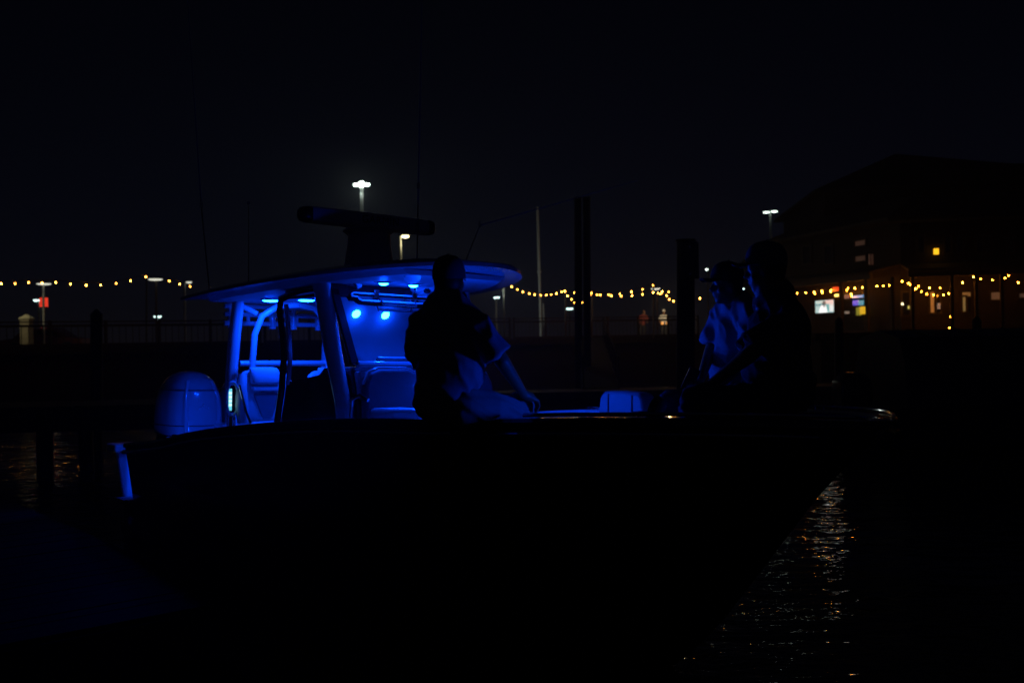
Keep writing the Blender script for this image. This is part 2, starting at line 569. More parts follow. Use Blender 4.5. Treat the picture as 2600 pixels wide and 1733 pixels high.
# steering wheel and screens on the helm side
w = MB(); w.tube([(1.78 + .06 * math.sin(a) * 0, -.25 + .19 * math.cos(a), 1.32 + .19 * math.sin(a)) for a in [2 * math.pi * i / 24 for i in range(25)]], .014, 8)
w.cap_((1.79, -.25, 1.32), (1.9, -.25, 1.36), .03, .03)
for a in (0, 2.1, 4.2): w.cap_((1.78, -.25, 1.32), (1.78, -.25 + .19 * math.cos(a), 1.32 + .19 * math.sin(a)), .009, .009, 6)
w.build('steering_wheel', M_STEEL, boat, smooth=True)
MB().box((1.93, .2, 1.57), (.02, .4, .26), Matrix.Rotation(R(35), 3, 'Y')).build('chart_plotter', M_BLACK, boat, bevel=.01)
# windshield
WB, WT = (2.76, 1.835), (2.44, 2.415)   # (t, z) bottom and top of the raked pane


def ws(v, k):  # point on the windshield, k from bottom to top
    return Vector((WB[0] + (WT[0] - WB[0]) * k, v, WB[1] + (WT[1] - WB[1]) * k))


shield = MB().quad(ws(-.62, 0), ws(.62, 0), ws(.62, 1), ws(-.62, 1)).build('windshield', M_GLASS, boat)
nrm = (ws(.62, 0) - ws(-.62, 0)).cross(ws(-.62, 1) - ws(-.62, 0)).normalized()
if nrm.x < 0: nrm = -nrm


def bar(a, b, w, d, m, name, par, off=0, bev=.004):
    a, b = Vector(a), Vector(b)
    x = (b - a).normalized(); z = nrm; y = z.cross(x).normalized()
    rot = Matrix((x, y, z)).transposed()
    return MB().box((a + b) / 2 + nrm * off, ((b - a).length, w, d), rot).build(name, m, par, bevel=bev)


bar(ws(-.655, -.02), ws(-.655, 1.02), .07, .03, M_BLACK, 'side_trim', shield)
bar(ws(.655, -.02), ws(.655, 1.02), .07, .03, M_BLACK, 'side_trim', shield)
bar(ws(-.69, 1.05), ws(.69, 1.05), .17, .03, M_BLACK, 'header', shield)
bar(ws(-.64, -.035), ws(.64, -.035), .045, .05, M_TUBE, 'sill_rail', shield, .01, .012)
bar(ws(-.44, .045), ws(.64, .045), .03, .035, M_TUBE, 'wiper_rail', shield, .012, .01)
# vent hatch: rounded frame, pane, two hinges, handle
hz = MB()
fr = []
hw, k0, k1 = .43, .75, .955
for cx, ck, a0 in ((hw - .1, k0 + .15, -90), (hw - .04, k1 - .05, 0), (-hw + .04, k1 - .05, 90), (-hw + .1, k0 + .15, 180)):
    for i in range(5):
        a = R(a0 + 90 * i / 4)
        rv, rk = (.1, .15) if ck < .9 else (.04, .05)
        fr.append(ws(cx - .1 + rv * math.cos(a), ck + rk * math.sin(a)) + nrm * .012)
fr.append(fr[0])
hz.tube(fr, .02, 6); hatch = hz.build('vent_hatch', M_BLACK, shield, smooth=True)
hz = MB(); nn = len(fr) - 1
hz.v = [p + nrm * .004 for p in fr[:-1]]; hz.face(range(nn)); hz.build('hatch_pane', M_GLASS2, hatch)
MB().tube([p + nrm * .018 for p in fr], .007, 6).build('hatch_gasket', M_TUBE, hatch, smooth=True)
for v in (-.29, .09):
    MB().box(ws(v, .955) + nrm * .03, (.045, .05, .07)).build('hinge', M_STEEL, hatch, bevel=.008)
MB().tube([ws(-.27, .90) + nrm * .03, ws(-.25, .79) + nrm * .05, ws(.07, .79) + nrm * .05, ws(.09, .90) + nrm * .03], .011, 8).build('hatch_handle', M_STEEL, hatch, smooth=True)

# hardtop
ROOF_T0, ROOF_T1, ROOF_W = .05, 3.62, 1.05


def roof_half(t):
    u = (t - ROOF_T0) / (ROOF_T1 - ROOF_T0)
    w = ROOF_W * max(0.0, 1 - max(0, (u - .42) / .58) ** 2.4) ** .5
    return w * (.93 + .07 * min(1, u * 4))


def roof_z(t, v):
    u = (t - ROOF_T0) / (ROOF_T1 - ROOF_T0)
    base = 2.43 + .105 * u ** .8
    return base + .05 * (1 - (v / ROOF_W) ** 2)


top = MB(); NT, NV = 26, 12
rows_t, rows_b = [], []
for i in range(NT + 1):
    t = ROOF_T0 + (ROOF_T1 - ROOF_T0) * (1 - (1 - i / NT) ** 1.35) if i < NT else ROOF_T1 - .001
    hwid = max(.02, roof_half(t))
    rt, rb = [], []
    for j in range(NV + 1):
        v = -hwid + 2 * hwid * j / NV
        e = max(0.0, min(1, (1 - abs(v) / hwid) * 5)) ** .5
        e2 = max(0.0, min(1, (ROOF_T1 - t) / .35, (t - ROOF_T0) / .12 + .05)) ** .5
        th = .02 + .055 * min(e, max(.0, e2))
        z = roof_z(t, v)
        rt.append(Vector((t, v, z + th * .75))); rb.append(Vector((t, v, z - .012)))
    rows_t.append(rt); rows_b.append(rb)
rings = [rt + rb[::-1] for rt, rb in zip(rows_t, rows_b)]
roof = top.loft(rings).build('hardtop', M_ROOF, boat, smooth=True)
# moulded liner under the roof: inset pan that hangs a little lower
ln = MB(); rr = []
for i in range(17):
    t = .28 + (3.2 - .28) * i / 16
    hwid = max(.05, min(.86, roof_half(t) - .17))
    rr.append([Vector((t, -hwid, roof_z(t, hwid) - .01)), Vector((t, -hwid + .05, roof_z(t, hwid) - .05)), Vector((t, hwid - .05, roof_z(t, hwid) - .05)), Vector((t, hwid, roof_z(t, hwid) - .01))])
ln.loft(rr, closed=True).build('roof_liner', M_LINER, roof)


def liner_z(t): return roof_z(t, max(.05, min(.86, roof_half(t) - .17))) - .05


# leds under the roof: lens in a rim
def lens_dome(c, d, r, h, m, par):
    """open shallow dome that shines along d only"""
    d = Vector(d).normalized(); a_, b_ = ring_frame(d); k = 20
    mb_ = MB()
    for q in (0, .45, .8):
        rr_ = r * math.cos(q * math.pi / 2); hh = h * math.sin(q * math.pi / 2)
        mb_.v += [c + d * hh + (a_ * math.cos(2 * math.pi * i / k) + b_ * math.sin(2 * math.pi * i / k)) * rr_ for i in range(k)]
    for j in range(2):
        for i in range(k):
            mb_.face((j * k + i, j * k + (i + 1) % k, (j + 1) * k + (i + 1) % k, (j + 1) * k + i))
    mb_.face([2 * k + i for i in range(k)])
    o = mb_.build('lens', m, par)
    me = o.data
    if sum((p.normal * p.area for p in me.polygons), Vector()).dot(d) < 0:
        me.flip_normals()
    m.cycles.emission_sampling = 'FRONT'
    return o


def led(t, v, r, m, name='dome_light'):
    z = liner_z(t)
    o = MB().disc((t, v, z - .012), (0, 0, 1), r * 1.25, .014, 24).build(name, M_TUBE, roof)
    lens_dome(Vector((t, v, z - .0125)), Vector((0, 0, -1)), r, .012, m, o)
    return o


led(2.68, -.34, .037, M_LED); led(2.68, -.05, .037, M_LED)
led(.80, -.40, .075, M_LEDA); led(1.02, -.14, .075, M_LEDA)
MB().disc((3.12, -.36, liner_z(3.12) - .004), (.45, -.2, -.85), .065, .014, 24).build('spare_light', M_UNLIT, roof)
for t, v in ((2.36, -.52), (2.52, .20)):
    z = liner_z(t)
    nr = Vector((.45, -.30, -.85)).normalized(); sa, sb = ring_frame(nr); c0 = Vector((t, v, z + .03))
    sp = MB().loft([[c0 + nr * h_ + (sa * math.cos(q) + sb * math.sin(q)) * r_ for q in [2 * math.pi * i / 28 for i in range(28)]] for r_, h_ in ((.16, -.02), (.15, .03), (.125, .06), (.115, .062))]).build('speaker', M_LINER, roof, smooth=True)
    MB().tube([c0 + nr * .066 + (sa * math.cos(q) + sb * math.sin(q)) * .105 for q in [2 * math.pi * i / 24 for i in range(25)]], .008, 6).build('speaker_ring', M_STEEL, sp, smooth=True)
    MB().disc(c0 + nr * .062, nr, .03, .012, 14).build('speaker_cone', M_BLACK, sp)
    for k in range(8):
        q = 2 * math.pi * k / 8; d_ = sa * math.cos(q) + sb * math.sin(q)
        MB().tube([c0 + nr * .066 + d_ * .03, c0 + nr * .066 + d_ * .10], .004, 5).build('speaker_spoke', M_TUBE, sp)
# hatch rail on top of the roof
MB().tube([(3.0, -.42, 2.56), (2.98, -.42, 2.63), (2.98, -.1, 2.645), (2.98, .25, 2.64), (3.0, .28, 2.58)], .012, 8).build('roof_rail', M_TUBE, roof, smooth=True)
MB().ball((3.02, -.43, 2.61), (.04, .04, .03)).build('roof_light', M_TUBE, roof, smooth=True)

# front pillars, wide and raked
for s in (-1, 1):
    pts = [(2.31, s * .70, 2.50), (2.38, s * .70, 2.30), (2.50, s * .70, 1.95), (2.66, s * .70, 1.55), (2.74, s * .71, 1.30), (2.80, s * .74, DECK)]
    MB().tube(pts, [.085, .08, .075, .07, .07, .07], 14, flat=(.75, 1.3)).build('front_pillar', M_TUBE, boat, smooth=True)
    # black edged side window frame with a paler inner frame
    f = MB(); y = s * .71
    pts = [(2.34, y, 2.44), (1.9, y, 2.425), (1.62, y, 2.38), (1.60, y, 2.28), (1.665, y, 2.05), (1.69, y, 1.85), (1.66, y, 1.60), (1.575, y, 1.28), (1.54, y, 1.05)]
    f.tube(pts, .034, 8, flat=(.8, 1)).build('side_frame', M_BLACK, boat, smooth=True)
    y = s * .685
    MB().tube([(1.67, y, 2.33), (1.735, y, 2.05), (1.755, y, 1.85), (1.73, y, 1.64)], .022, 8).build('side_frame_trim', M_TUBE, boat, smooth=True)
    MB().box((2.0, s * .672, 2.415), (.72, .02, .08)).build('side_header', M_BLACK, boat, bevel=.006)
    MB().loft([[(t, yy, z) for t, z in ((1.56, DECK), (1.6, 1.3), (1.70, 1.66), (2.5, 1.76), (2.62, 1.7), (2.72, DECK))] for yy in (s * .66, s * .685)]).build('console_side_panel', M_BLACKP, boat)
# grab rail beside the front pillar
MB().tube([(2.86, -.74, .9), (2.87, -.74, 1.45), (2.88, -.735, 1.55), (2.93, -.70, 1.585), (3.0, -.67, 1.55)], .016, 8).build('grab_rail', M_STEEL, boat, smooth=True)

# aft arch: legs, inner hoop, cross rail
MB().tube([(.36, -.52, 2.45), (.30, -.53, 2.1), (.26, -.535, 1.75), (.30, -.54, 1.2), (.3, -.54, DECK)], [.052, .055, .055, .055, .055], 12, flat=(1, 1.5)).build('aft_leg', M_TUBE, boat, smooth=True)
MB().tube([(.36, .50, 2.45), (.30, .51, 2.1), (.26, .515, 1.75), (.30, .52, 1.2), (.3, .52, DECK)], [.052, .055, .055, .055, .055], 12, flat=(1, 1.5)).build('aft_leg', M_TUBE, boat, smooth=True)
hoop = [(.5, -.40, DECK), (.5, -.41, 1.2), (.46, -.42, 1.75), (.47, -.40, 2.1), (.5, -.34, 2.28), (.55, -.2, 2.38), (.6, 0, 2.40)]
MB().tube(hoop, .032, 10).build('arch_hoop', M_TUBE, boat, smooth=True)
MB().tube([(a, -b, c_) for a, b, c_ in hoop], .032, 10).build('arch_hoop', M_TUBE, boat, smooth=True)
MB().tube([(.44, -.54, 1.815), (.44, .5, 1.825)], .030, 10).build('cross_rail', M_TUBE, boat, smooth=True)
MB().tube([(.36, -.5, 2.38), (.44, -.36, 2.3)], .028, 10).build('arch_brace', M_TUBE, boat, smooth=True)
# rod holder rack across the aft edge
rk = MB()
for z in (2.385, 2.305, 2.215):
    rk.tube([(.1, -.55, z), (.1, .75, z + .015)], .024, 8)
for v in (-.4, -.21, .15, .33):
    rk.tube([(.1, v - .09, 2.305), (.1, v - .085, 2.21)], .021, 8)
rk.build('rod_rack', M_TUBE, roof, smooth=True)
for v in (-.48, -.03, .21, .5, .7):
    MB().tube([(.085, v, 2.42), (.10, v, 2.17)], .036, 10).build('rod_holder', M_TUBE, roof, smooth=True)


# helm seats
def helm_seat(v0):
    o = bpy.data.objects.new('helm_seat', None); COL.objects.link(o); o.parent = boat; o.location = (.78, v0, 0)
    def pad(name, rows, m, sub=2):
        return MB().loft(rows).build(name, m, o, smooth=True, sub=sub)
    def row(t, z, hw, d):
        return [(t + d, -hw, z), (t + d, -hw * .5, z), (t + d, hw * .5, z), (t + d, hw, z), (t, hw * 1.04, z), (t, -hw * 1.04, z)]
    pad('backrest', [row(.02, 1.28, .22, .07), row(.02, 1.30, .25, .085), row(-.01, 1.45, .275, .10), row(-.04, 1.60, .265, .09), row(-.07, 1.72, .22, .08), row(-.08, 1.76, .17, .06)], M_VINYL, 2)
    for s in (-1, 1):  # side bolsters
        MB().tube([(.10, s * .24, 1.27), (.105, s * .255, 1.42), (.07, s * .25, 1.58), (.01, s * .205, 1.70)], [.05, .06, .055, .04], 12, flat=(1, 1)).build('side_bolster', M_VINYL, o, smooth=True)
    pad('headrest', [row(.02, 1.615, .135, .07), row(.015, 1.63, .150, .09), row(-.01, 1.72, .155, .09), row(-.03, 1.775, .150, .075), row(-.035, 1.785, .13, .05)], M_VINYL, 2)
    MB().loft([[(.105 + dz, -hw, z), (.105 + dz, hw, z), (.06 + dz, hw, z), (.06 + dz, -hw, z)] for z, hw, dz in ((1.30, .04, .01), (1.33, .06, .008), (1.51, .125, -.012), (1.54, .12, -.02))]).build('lumbar_inset', M_VINYL2, o, smooth=True, bevel=.01)
    MB().loft([[(.10 + dz, -hw, z), (.10 + dz, hw, z), (.05 + dz, hw, z), (.05 + dz, -hw, z)] for z, hw, dz in ((1.56, .13, .0), (1.575, .14, .0), (1.60, .14, -.01), (1.61, .13, -.015))]).build('lumbar_pad', M_VINYL, o, smooth=True, bevel=.01)
    pad('seat_cushion', [[(.08, -.24, z), (.08, .24, z), (.40, .25, z), (.54, .22, z - .02), (.54, -.22, z - .02), (.40, -.25, z)] for z in (1.06, 1.08, 1.2, 1.27, 1.285)], M_VINYL, 2)
    MB().box((.28, 0, .78), (.5, .48, .6)).build('seat_base', M_GEL, o, bevel=.03)
    return o


s1 = helm_seat(-.46)
s2 = copy_tree(s1, boat); s2.location = (.78, .26, 0)


# forward console seats
def lounge(v0):
    o = bpy.data.objects.new('console_seat', None); COL.objects.link(o); o.parent = boat; o.location = (2.8, v0, 0)
    out = [(-.30, 1.03), (-.285, 1.35), (-.27, 1.66), (-.22, 1.755), (-.13, 1.785), (.13, 1.785), (.22, 1.755), (.27, 1.66), (.285, 1.35), (.30, 1.03)]
    bk = MB(); bk.loft([[(x + (1.785 - z) * .12, v, z) for v, z in out] for x in (.0, .09)]); bk.build('backrest', M_VINYL2, o, smooth=True, bevel=.025, segs=3)
    MB().tube([(.045 + (1.785 - z) * .12, v, z + .004) for v, z in out[2:8]], .016, 8).build('piping', M_TUBE, o, smooth=True)
    MB().loft([[(.1, -.26, z), (.62, -.25, z), (.66, 0, z), (.62, .25, z), (.1, .26, z)] for z in (.9, .95, 1.08, 1.12)]).build('seat_cushion', M_VINYL, o, smooth=True, bevel=.03)
    MB().loft([[(.08, -.29, z), (.64, -.28, z), (.64, .28, z), (.08, .29, z)] for z in (DECK, .9)]).build('seat_base', M_GEL, o, bevel=.02)
    return o


l1 = lounge(-.36)
l2 = copy_tree(l1, boat); l2.location = (2.8, .36, 0)
# padded armrest bolster ahead of the console
b_ = MB().loft([[(2.98 + a, -.50 + b * .15, z) for a, b in ((0, -1), (.30, -1), (.36, 0), (.30, 1), (0, 1))] for z in (1.0, 1.44, 1.49)])
b_.build('armrest_bolster', M_VINYL, boat, smooth=True, bevel=.03)

# bow lounge backrests and coaming pads
def bow_pad(t0, t1, v, zt, rot):
    o = MB(); n = 10; outl = []
    L = (t1 - t0) / 2
    for x, z in ((-L, 1.0), (-L, zt - .16), (-L * .93, zt - .06), (-L * .78, zt - .01), (0, zt), (L * .78, zt - .01), (L * .93, zt - .06), (L, zt - .16), (L * 1.02, 1.0)):
        outl.append((x, z))
    o.loft([[Vector((x, y, z)) for x, z in outl] for y in (-.07, .07)])
    ob = o.build('bow_backrest', M_VINYL3, boat, smooth=True, bevel=.03, segs=3)
    ob.location = ((t0 + t1) / 2, v, 0); ob.rotation_euler = (0, 0, rot)
    for x in (-L * .52, L * .5):
        MB().tube([(x, -.072, zt - .03), (x, -.076, 1.3), (x, -.076, 1.0)], .006, 6).build('seam', M_VINYL2, ob)
    return ob


bow_pad(3.93, 4.5, .90, 1.64, R(-8))
bow_pad(3.93, 4.5, -.90, 1.44, R(188))
# bow seats
for s in (-1, 1):
    q = MB(); tt = [4.4, 4.8, 5.2, 5.5, 5.75]
    q.loft([[(t, s * (deck_half(t, 1.1) - .02), 1.12), (t, s * max(.02, deck_half(t, 1.1) - .5), 1.12), (t, s * max(.01, deck_half(t, .9) - .5), BOWD), (t, s * max(.012, deck_half(t, .9) - .02), BOWD)] for t in tt])
    q.build('bow_seat', M_VINYL, boat, bevel=.03)
# added unseen led on the forward gunwale, lights the near sitter's flank
for t, v, z, d in ((5.95, -.68, 1.60, (-.9, -.25, .35)),):
    dn = Vector(d).normalized(); ca_, cb_ = ring_frame(dn)
    o = MB().loft([[Vector((t, v, z)) + dn * h_ + (ca_ * math.cos(q) + cb_ * math.sin(q)) * r_ for q in [2 * math.pi * i / 20 for i in range(20)]] for h_, r_ in ((.040, .058), (.042, .064), (0, .064), (-.004, .04), (-.005, .001), (.004, .001), (.004, .058), (.040, .0579))], cap=False).build('fill_light', M_BLACKP, boat, smooth=True)
    lens_dome(Vector((t, v, z)) + dn * .012, dn, .056, .006, M_LEDB, o)
# added unseen led low in the quarter, brightens the transom face
o = MB().disc((.06, -.98, .84), (-1, -.12, -.02), .04, .03, 18).build('fill_light', M_BLACKP, boat)
lens_dome(Vector((.028, -.984, .839)), Vector((-1, -.12, -.02)), .032, .006, emit('blue quarter lens', BLUE, LED_STERN), o)
# added fill led hidden behind the near sitter, brightens far sitter and bow
o = MB().disc((2.86, .0, 1.69), (1, 0, -.05), .058, .05, 20).build('console_fill_light', M_BLACKP, boat)
M_LEDC = emit('blue console fill lens', BLUE, LED_CON)
lens_dome(Vector((2.912, .0, 1.687)), Vector((1, 0, -.05)), .05, .008, M_LEDC, o)

# switch panel in an oval frame on a steel post beside the helm seat
px_, py_ = .87, -.80
o = MB().tube([(px_, py_ + .058 * math.cos(a), 1.49 + .155 * math.sin(a)) for a in [2 * math.pi * i / 24 for i in range(25)]], .015, 8).build('switch_panel_frame', M_TUBE, boat, smooth=True)
MB().box((px_ - .012, py_, 1.49), (.012, .085, .25)).build('switch_panel', M_BLACK, o)
MB().box((px_ - .003, py_ - .020, 1.485), (.006, .03, .2)).build('switch_glow', M_PANEL, o)
for k in range(4):
    MB().box((px_ + .002, py_ - .020, 1.545 - k * .036), (.005, .026, .022)).build('switch_key', M_PANELB, o)
MB().tube([(px_, py_, 1.33), (px_, py_ + .005, 1.12), (px_, py_ + .01, DECK)], [.028, .03, .045], 12).build('panel_post', M_STEEL, boat, smooth=True)
MB().tube([(px_ + .03, py_ + .05, 1.62), (px_ + .05, py_ + .075, 1.5), (px_ + .09, py_ + .10, 1.36), (px_ + .14, py_ + .13, 1.24), (px_ + .2, py_ + .15, 1.1)], .011, 8).build('panel_cable', M_STEEL, boat, smooth=True)
MB().box((-.25, -.3, .95), (.25, .3, .5)).build('livewell_box', M_GEL, boat, bevel=.03)

# radar
rd = bpy.data.objects.new('radar', None); COL.objects.link(rd); rd.parent = boat; rd.location = (1.9, 0, 0)
MB().loft([[(.26 * k * math.cos(a) * 1.1, .2 * k * math.sin(a), z) for a in [2 * math.pi * i / 20 for i in range(20)]] for k, z in ((1.15, 2.5), (1.1, 2.6), (.95, 2.72), (.85, 2.88), (.82, 2.97), (1.05, 3.01), (.95, 3.03))]).build('radar_pedestal', M_RADAR, rd, smooth=True)
sec = []
for k in range(16):
    a = 2 * math.pi * k / 16
    sec.append((math.copysign(abs(math.cos(a)) ** .6, math.cos(a)) * .075, math.copysign(abs(math.sin(a)) ** .6, math.sin(a)) * .070))
ar = MB().loft([[(x * s_, v, 3.095 + z * s_) for x, z in sec] for v, s_ in ((-.69, .55), (-.67, .86), (-.62, 1), (-.2, 1.05), (.2, 1.05), (.62, 1), (.67, .86), (.69, .55))])
arr = ar.build('radar_array', M_RADAR, rd, smooth=True)
for s in (-1, 1):
    MB().loft([[(x * s_, v, 3.095 + z * s_) for x, z in sec] for v, s_ in ((s * .6, 1.012), (s * .625, 1.012), (s * .672, .87), (s * .693, .56))]).build('array_end_cap', M_BLACKP, arr, smooth=True)
tx = bpy.data.curves.new('lettering', 'FONT'); tx.body = 'GARMIN'; tx.size = .095; tx.align_x = 'CENTER'; tx.align_y = 'CENTER'; tx.extrude = .0015; tx.space_character = 1.12
to = bpy.data.objects.new('lettering', tx); COL.objects.link(to); to.parent = arr
tx.materials.append(M_LETTER)
bpy.context.view_layer.update()
lm = bpy.data.meshes.new_from_object(to.evaluated_get(bpy.context.evaluated_depsgraph_get()))
bpy.data.objects.remove(to)
to = bpy.data.objects.new('lettering', lm); COL.objects.link(to); to.parent = arr
to.matrix_local = Matrix.Translation((.0815, .07, 3.098)) @ Matrix.Rotation(R(90), 4, 'Z') @ Matrix.Rotation(R(90), 4, 'X')

# antennas and outriggers
M_ANT = mat('grey fibreglass', (0.35, 0.35, 0.36), 0.5)
for n_, pts, r0 in (('antenna', [(.55, -.9, 2.5), (.40, -.93, 3.3), (.1, -1.0, 5.6)], .007), ('antenna', [(1.0, -.72, 2.52), (.97, -.72, 3.28)], .006),
                   ('antenna', [(2.0, .45, 2.6), (1.98, .47, 3.45), (1.9, .55, 6.2)], .007), ('outrigger', [(2.3, .7, 2.6), (2.35, .9, 3.1), (3.0, 2.3, 3.6)], .006)):
    a_ = MB().tube(pts, [r0] * (len(pts) - 1) + [r0 * .35], 8).build(n_, M_ANT, roof, smooth=True)
    for q in pts[:-1]:
        MB().disc((q[0], q[1], q[2] - .02), (0, 0, 1), r0 * 2, .06, 12).build('ferrule', M_STEEL, a_)
MB().ball((.97, -.72, 3.29), .016).build('anchor_light', M_UNLIT, roof, smooth=True)

# added unseen spot that puts the blue wash on the finger pier
uw = MB().disc((-.915, -.95, .80), (-1, -.4, -.2), .03, .012, 18).build('transom_fill_light', M_STEEL, boat)
sp = bpy.data.lights.new('transom_fill_beam', 'SPOT'); sp.energy = 14; sp.color = BLUE; sp.spot_size = R(55); sp.spot_blend = 1.0; sp.shadow_soft_size = .03
so = bpy.data.objects.new('transom_fill_beam', sp); COL.objects.link(so)
p0 = b2w(-1.0, -1.2, .80); p1 = b2w(-1.3, -2.7, .36)
so.location = p0; so.rotation_euler = (p1 - p0).to_track_quat('-Z', 'Y').to_euler()

# ------------------------------------------------------------------ people
M_SKIN = mat('skin', (0.30, 0.14, 0.075), 0.5, var=0.1, bump=0.05)
M_HAIR = mat('dark hair', (0.02, 0.014, 0.01), 0.55)


def remesh(mb, name, m, parent, loc, voxel, smooth_it=6, folds=None):
    me = bpy.data.meshes.new(name)
    me.from_pydata([tuple(p - loc) for p in mb.v], [], mb.f)
    bm = bmesh.new(); bm.from_mesh(me); bmesh.ops.recalc_face_normals(bm, faces=bm.faces); bm.to_mesh(me); bm.free()
    o = bpy.data.objects.new(name, me); COL.objects.link(o)
    r = o.modifiers.new('r', 'REMESH'); r.mode = 'VOXEL'; r.voxel_size = voxel
    q = o.modifiers.new('s', 'SMOOTH'); q.iterations = smooth_it; q.factor = .5
    bpy.context.view_layer.update()
    m2_ = bpy.data.meshes.new_from_object(o.evaluated_get(bpy.context.evaluated_depsgraph_get()))
    o.modifiers.clear(); o.data = m2_; bpy.data.meshes.remove(me)
    m2_.name = name
    if folds:
        amp, fn = folds
        m2_.update()
        nv = [(v.co.copy(), v.normal.copy()) for v in m2_.vertices]
        for i, (c_, nn_) in enumerate(nv):
            m2_.vertices[i].co = c_ + nn_ * amp * fn(c_)
    m2_.materials.clear(); m2_.materials.append(m)
    m2_.shade_smooth()
    o.parent = parent
    return o


def basis(fwd, up):
    f = Vector(fwd).normalized(); u = Vector(up); u = (u - f * u.dot(f)).normalized()
    l_ = u.cross(f).normalized()
    return f, l_, u    # forward, left, up


def hand(mb, wrist, fwd, palm, side, curl=.5, k=1.0):
    """wrist point, direction of the fingers, direction the palm faces, side +1 when the thumb sits on the left of the fingers seen from the back"""
    f, lft, up = basis(fwd, -Vector(palm))
    w = Vector(wrist)
    th = lft * side
    mb.cap_(w, w + f * .05 * k, .026 * k, .03 * k)
    for i, (off, ln, r) in enumerate(((.030, .082, .0092), (.010, .092, .0095), (-.011, .086, .0092), (-.031, .068, .0083))):
        b0 = w + f * .045 * k + th * off * .7 * k
        b1 = w + f * .092 * k + th * off * k
        mb.cap_(b0, b1, .014 * k, .0115 * k, 10)
        a = curl * .7 + i * .06
        d1 = f * math.cos(a) - up * math.sin(a)
        p1 = b1 + d1 * ln * .45 * k
        d2 = f * math.cos(a * 2.1) - up * math.sin(a * 2.1)
        p2 = p1 + d2 * ln * .32 * k
        d3 = f * math.cos(a * 2.9) - up * math.sin(a * 2.9)
        p3 = p2 + d3 * ln * .25 * k
        mb.cap_(b1, p1, r * k, r * .95 * k, 10); mb.cap_(p1, p2, r * .95 * k, r * .88 * k, 10); mb.cap_(p2, p3, r * .88 * k, r * .75 * k, 10)
    t0 = w + f * .018 * k + th * .022 * k
    t1 = t0 + (f * .7 + th * .75 - up * .25).normalized() * .045 * k
    t2 = t1 + (f * .9 + th * .3 - up * .35).normalized() * .034 * k
    t3 = t2 + (f * .95 + th * .0 - up * .4).normalized() * .026 * k
    mb.cap_(t0, t1, .016 * k, .0125 * k, 10); mb.cap_(t1, t2, .0125 * k, .0105 * k, 10); mb.cap_(t2, t3, .0105 * k, .0085 * k, 10)


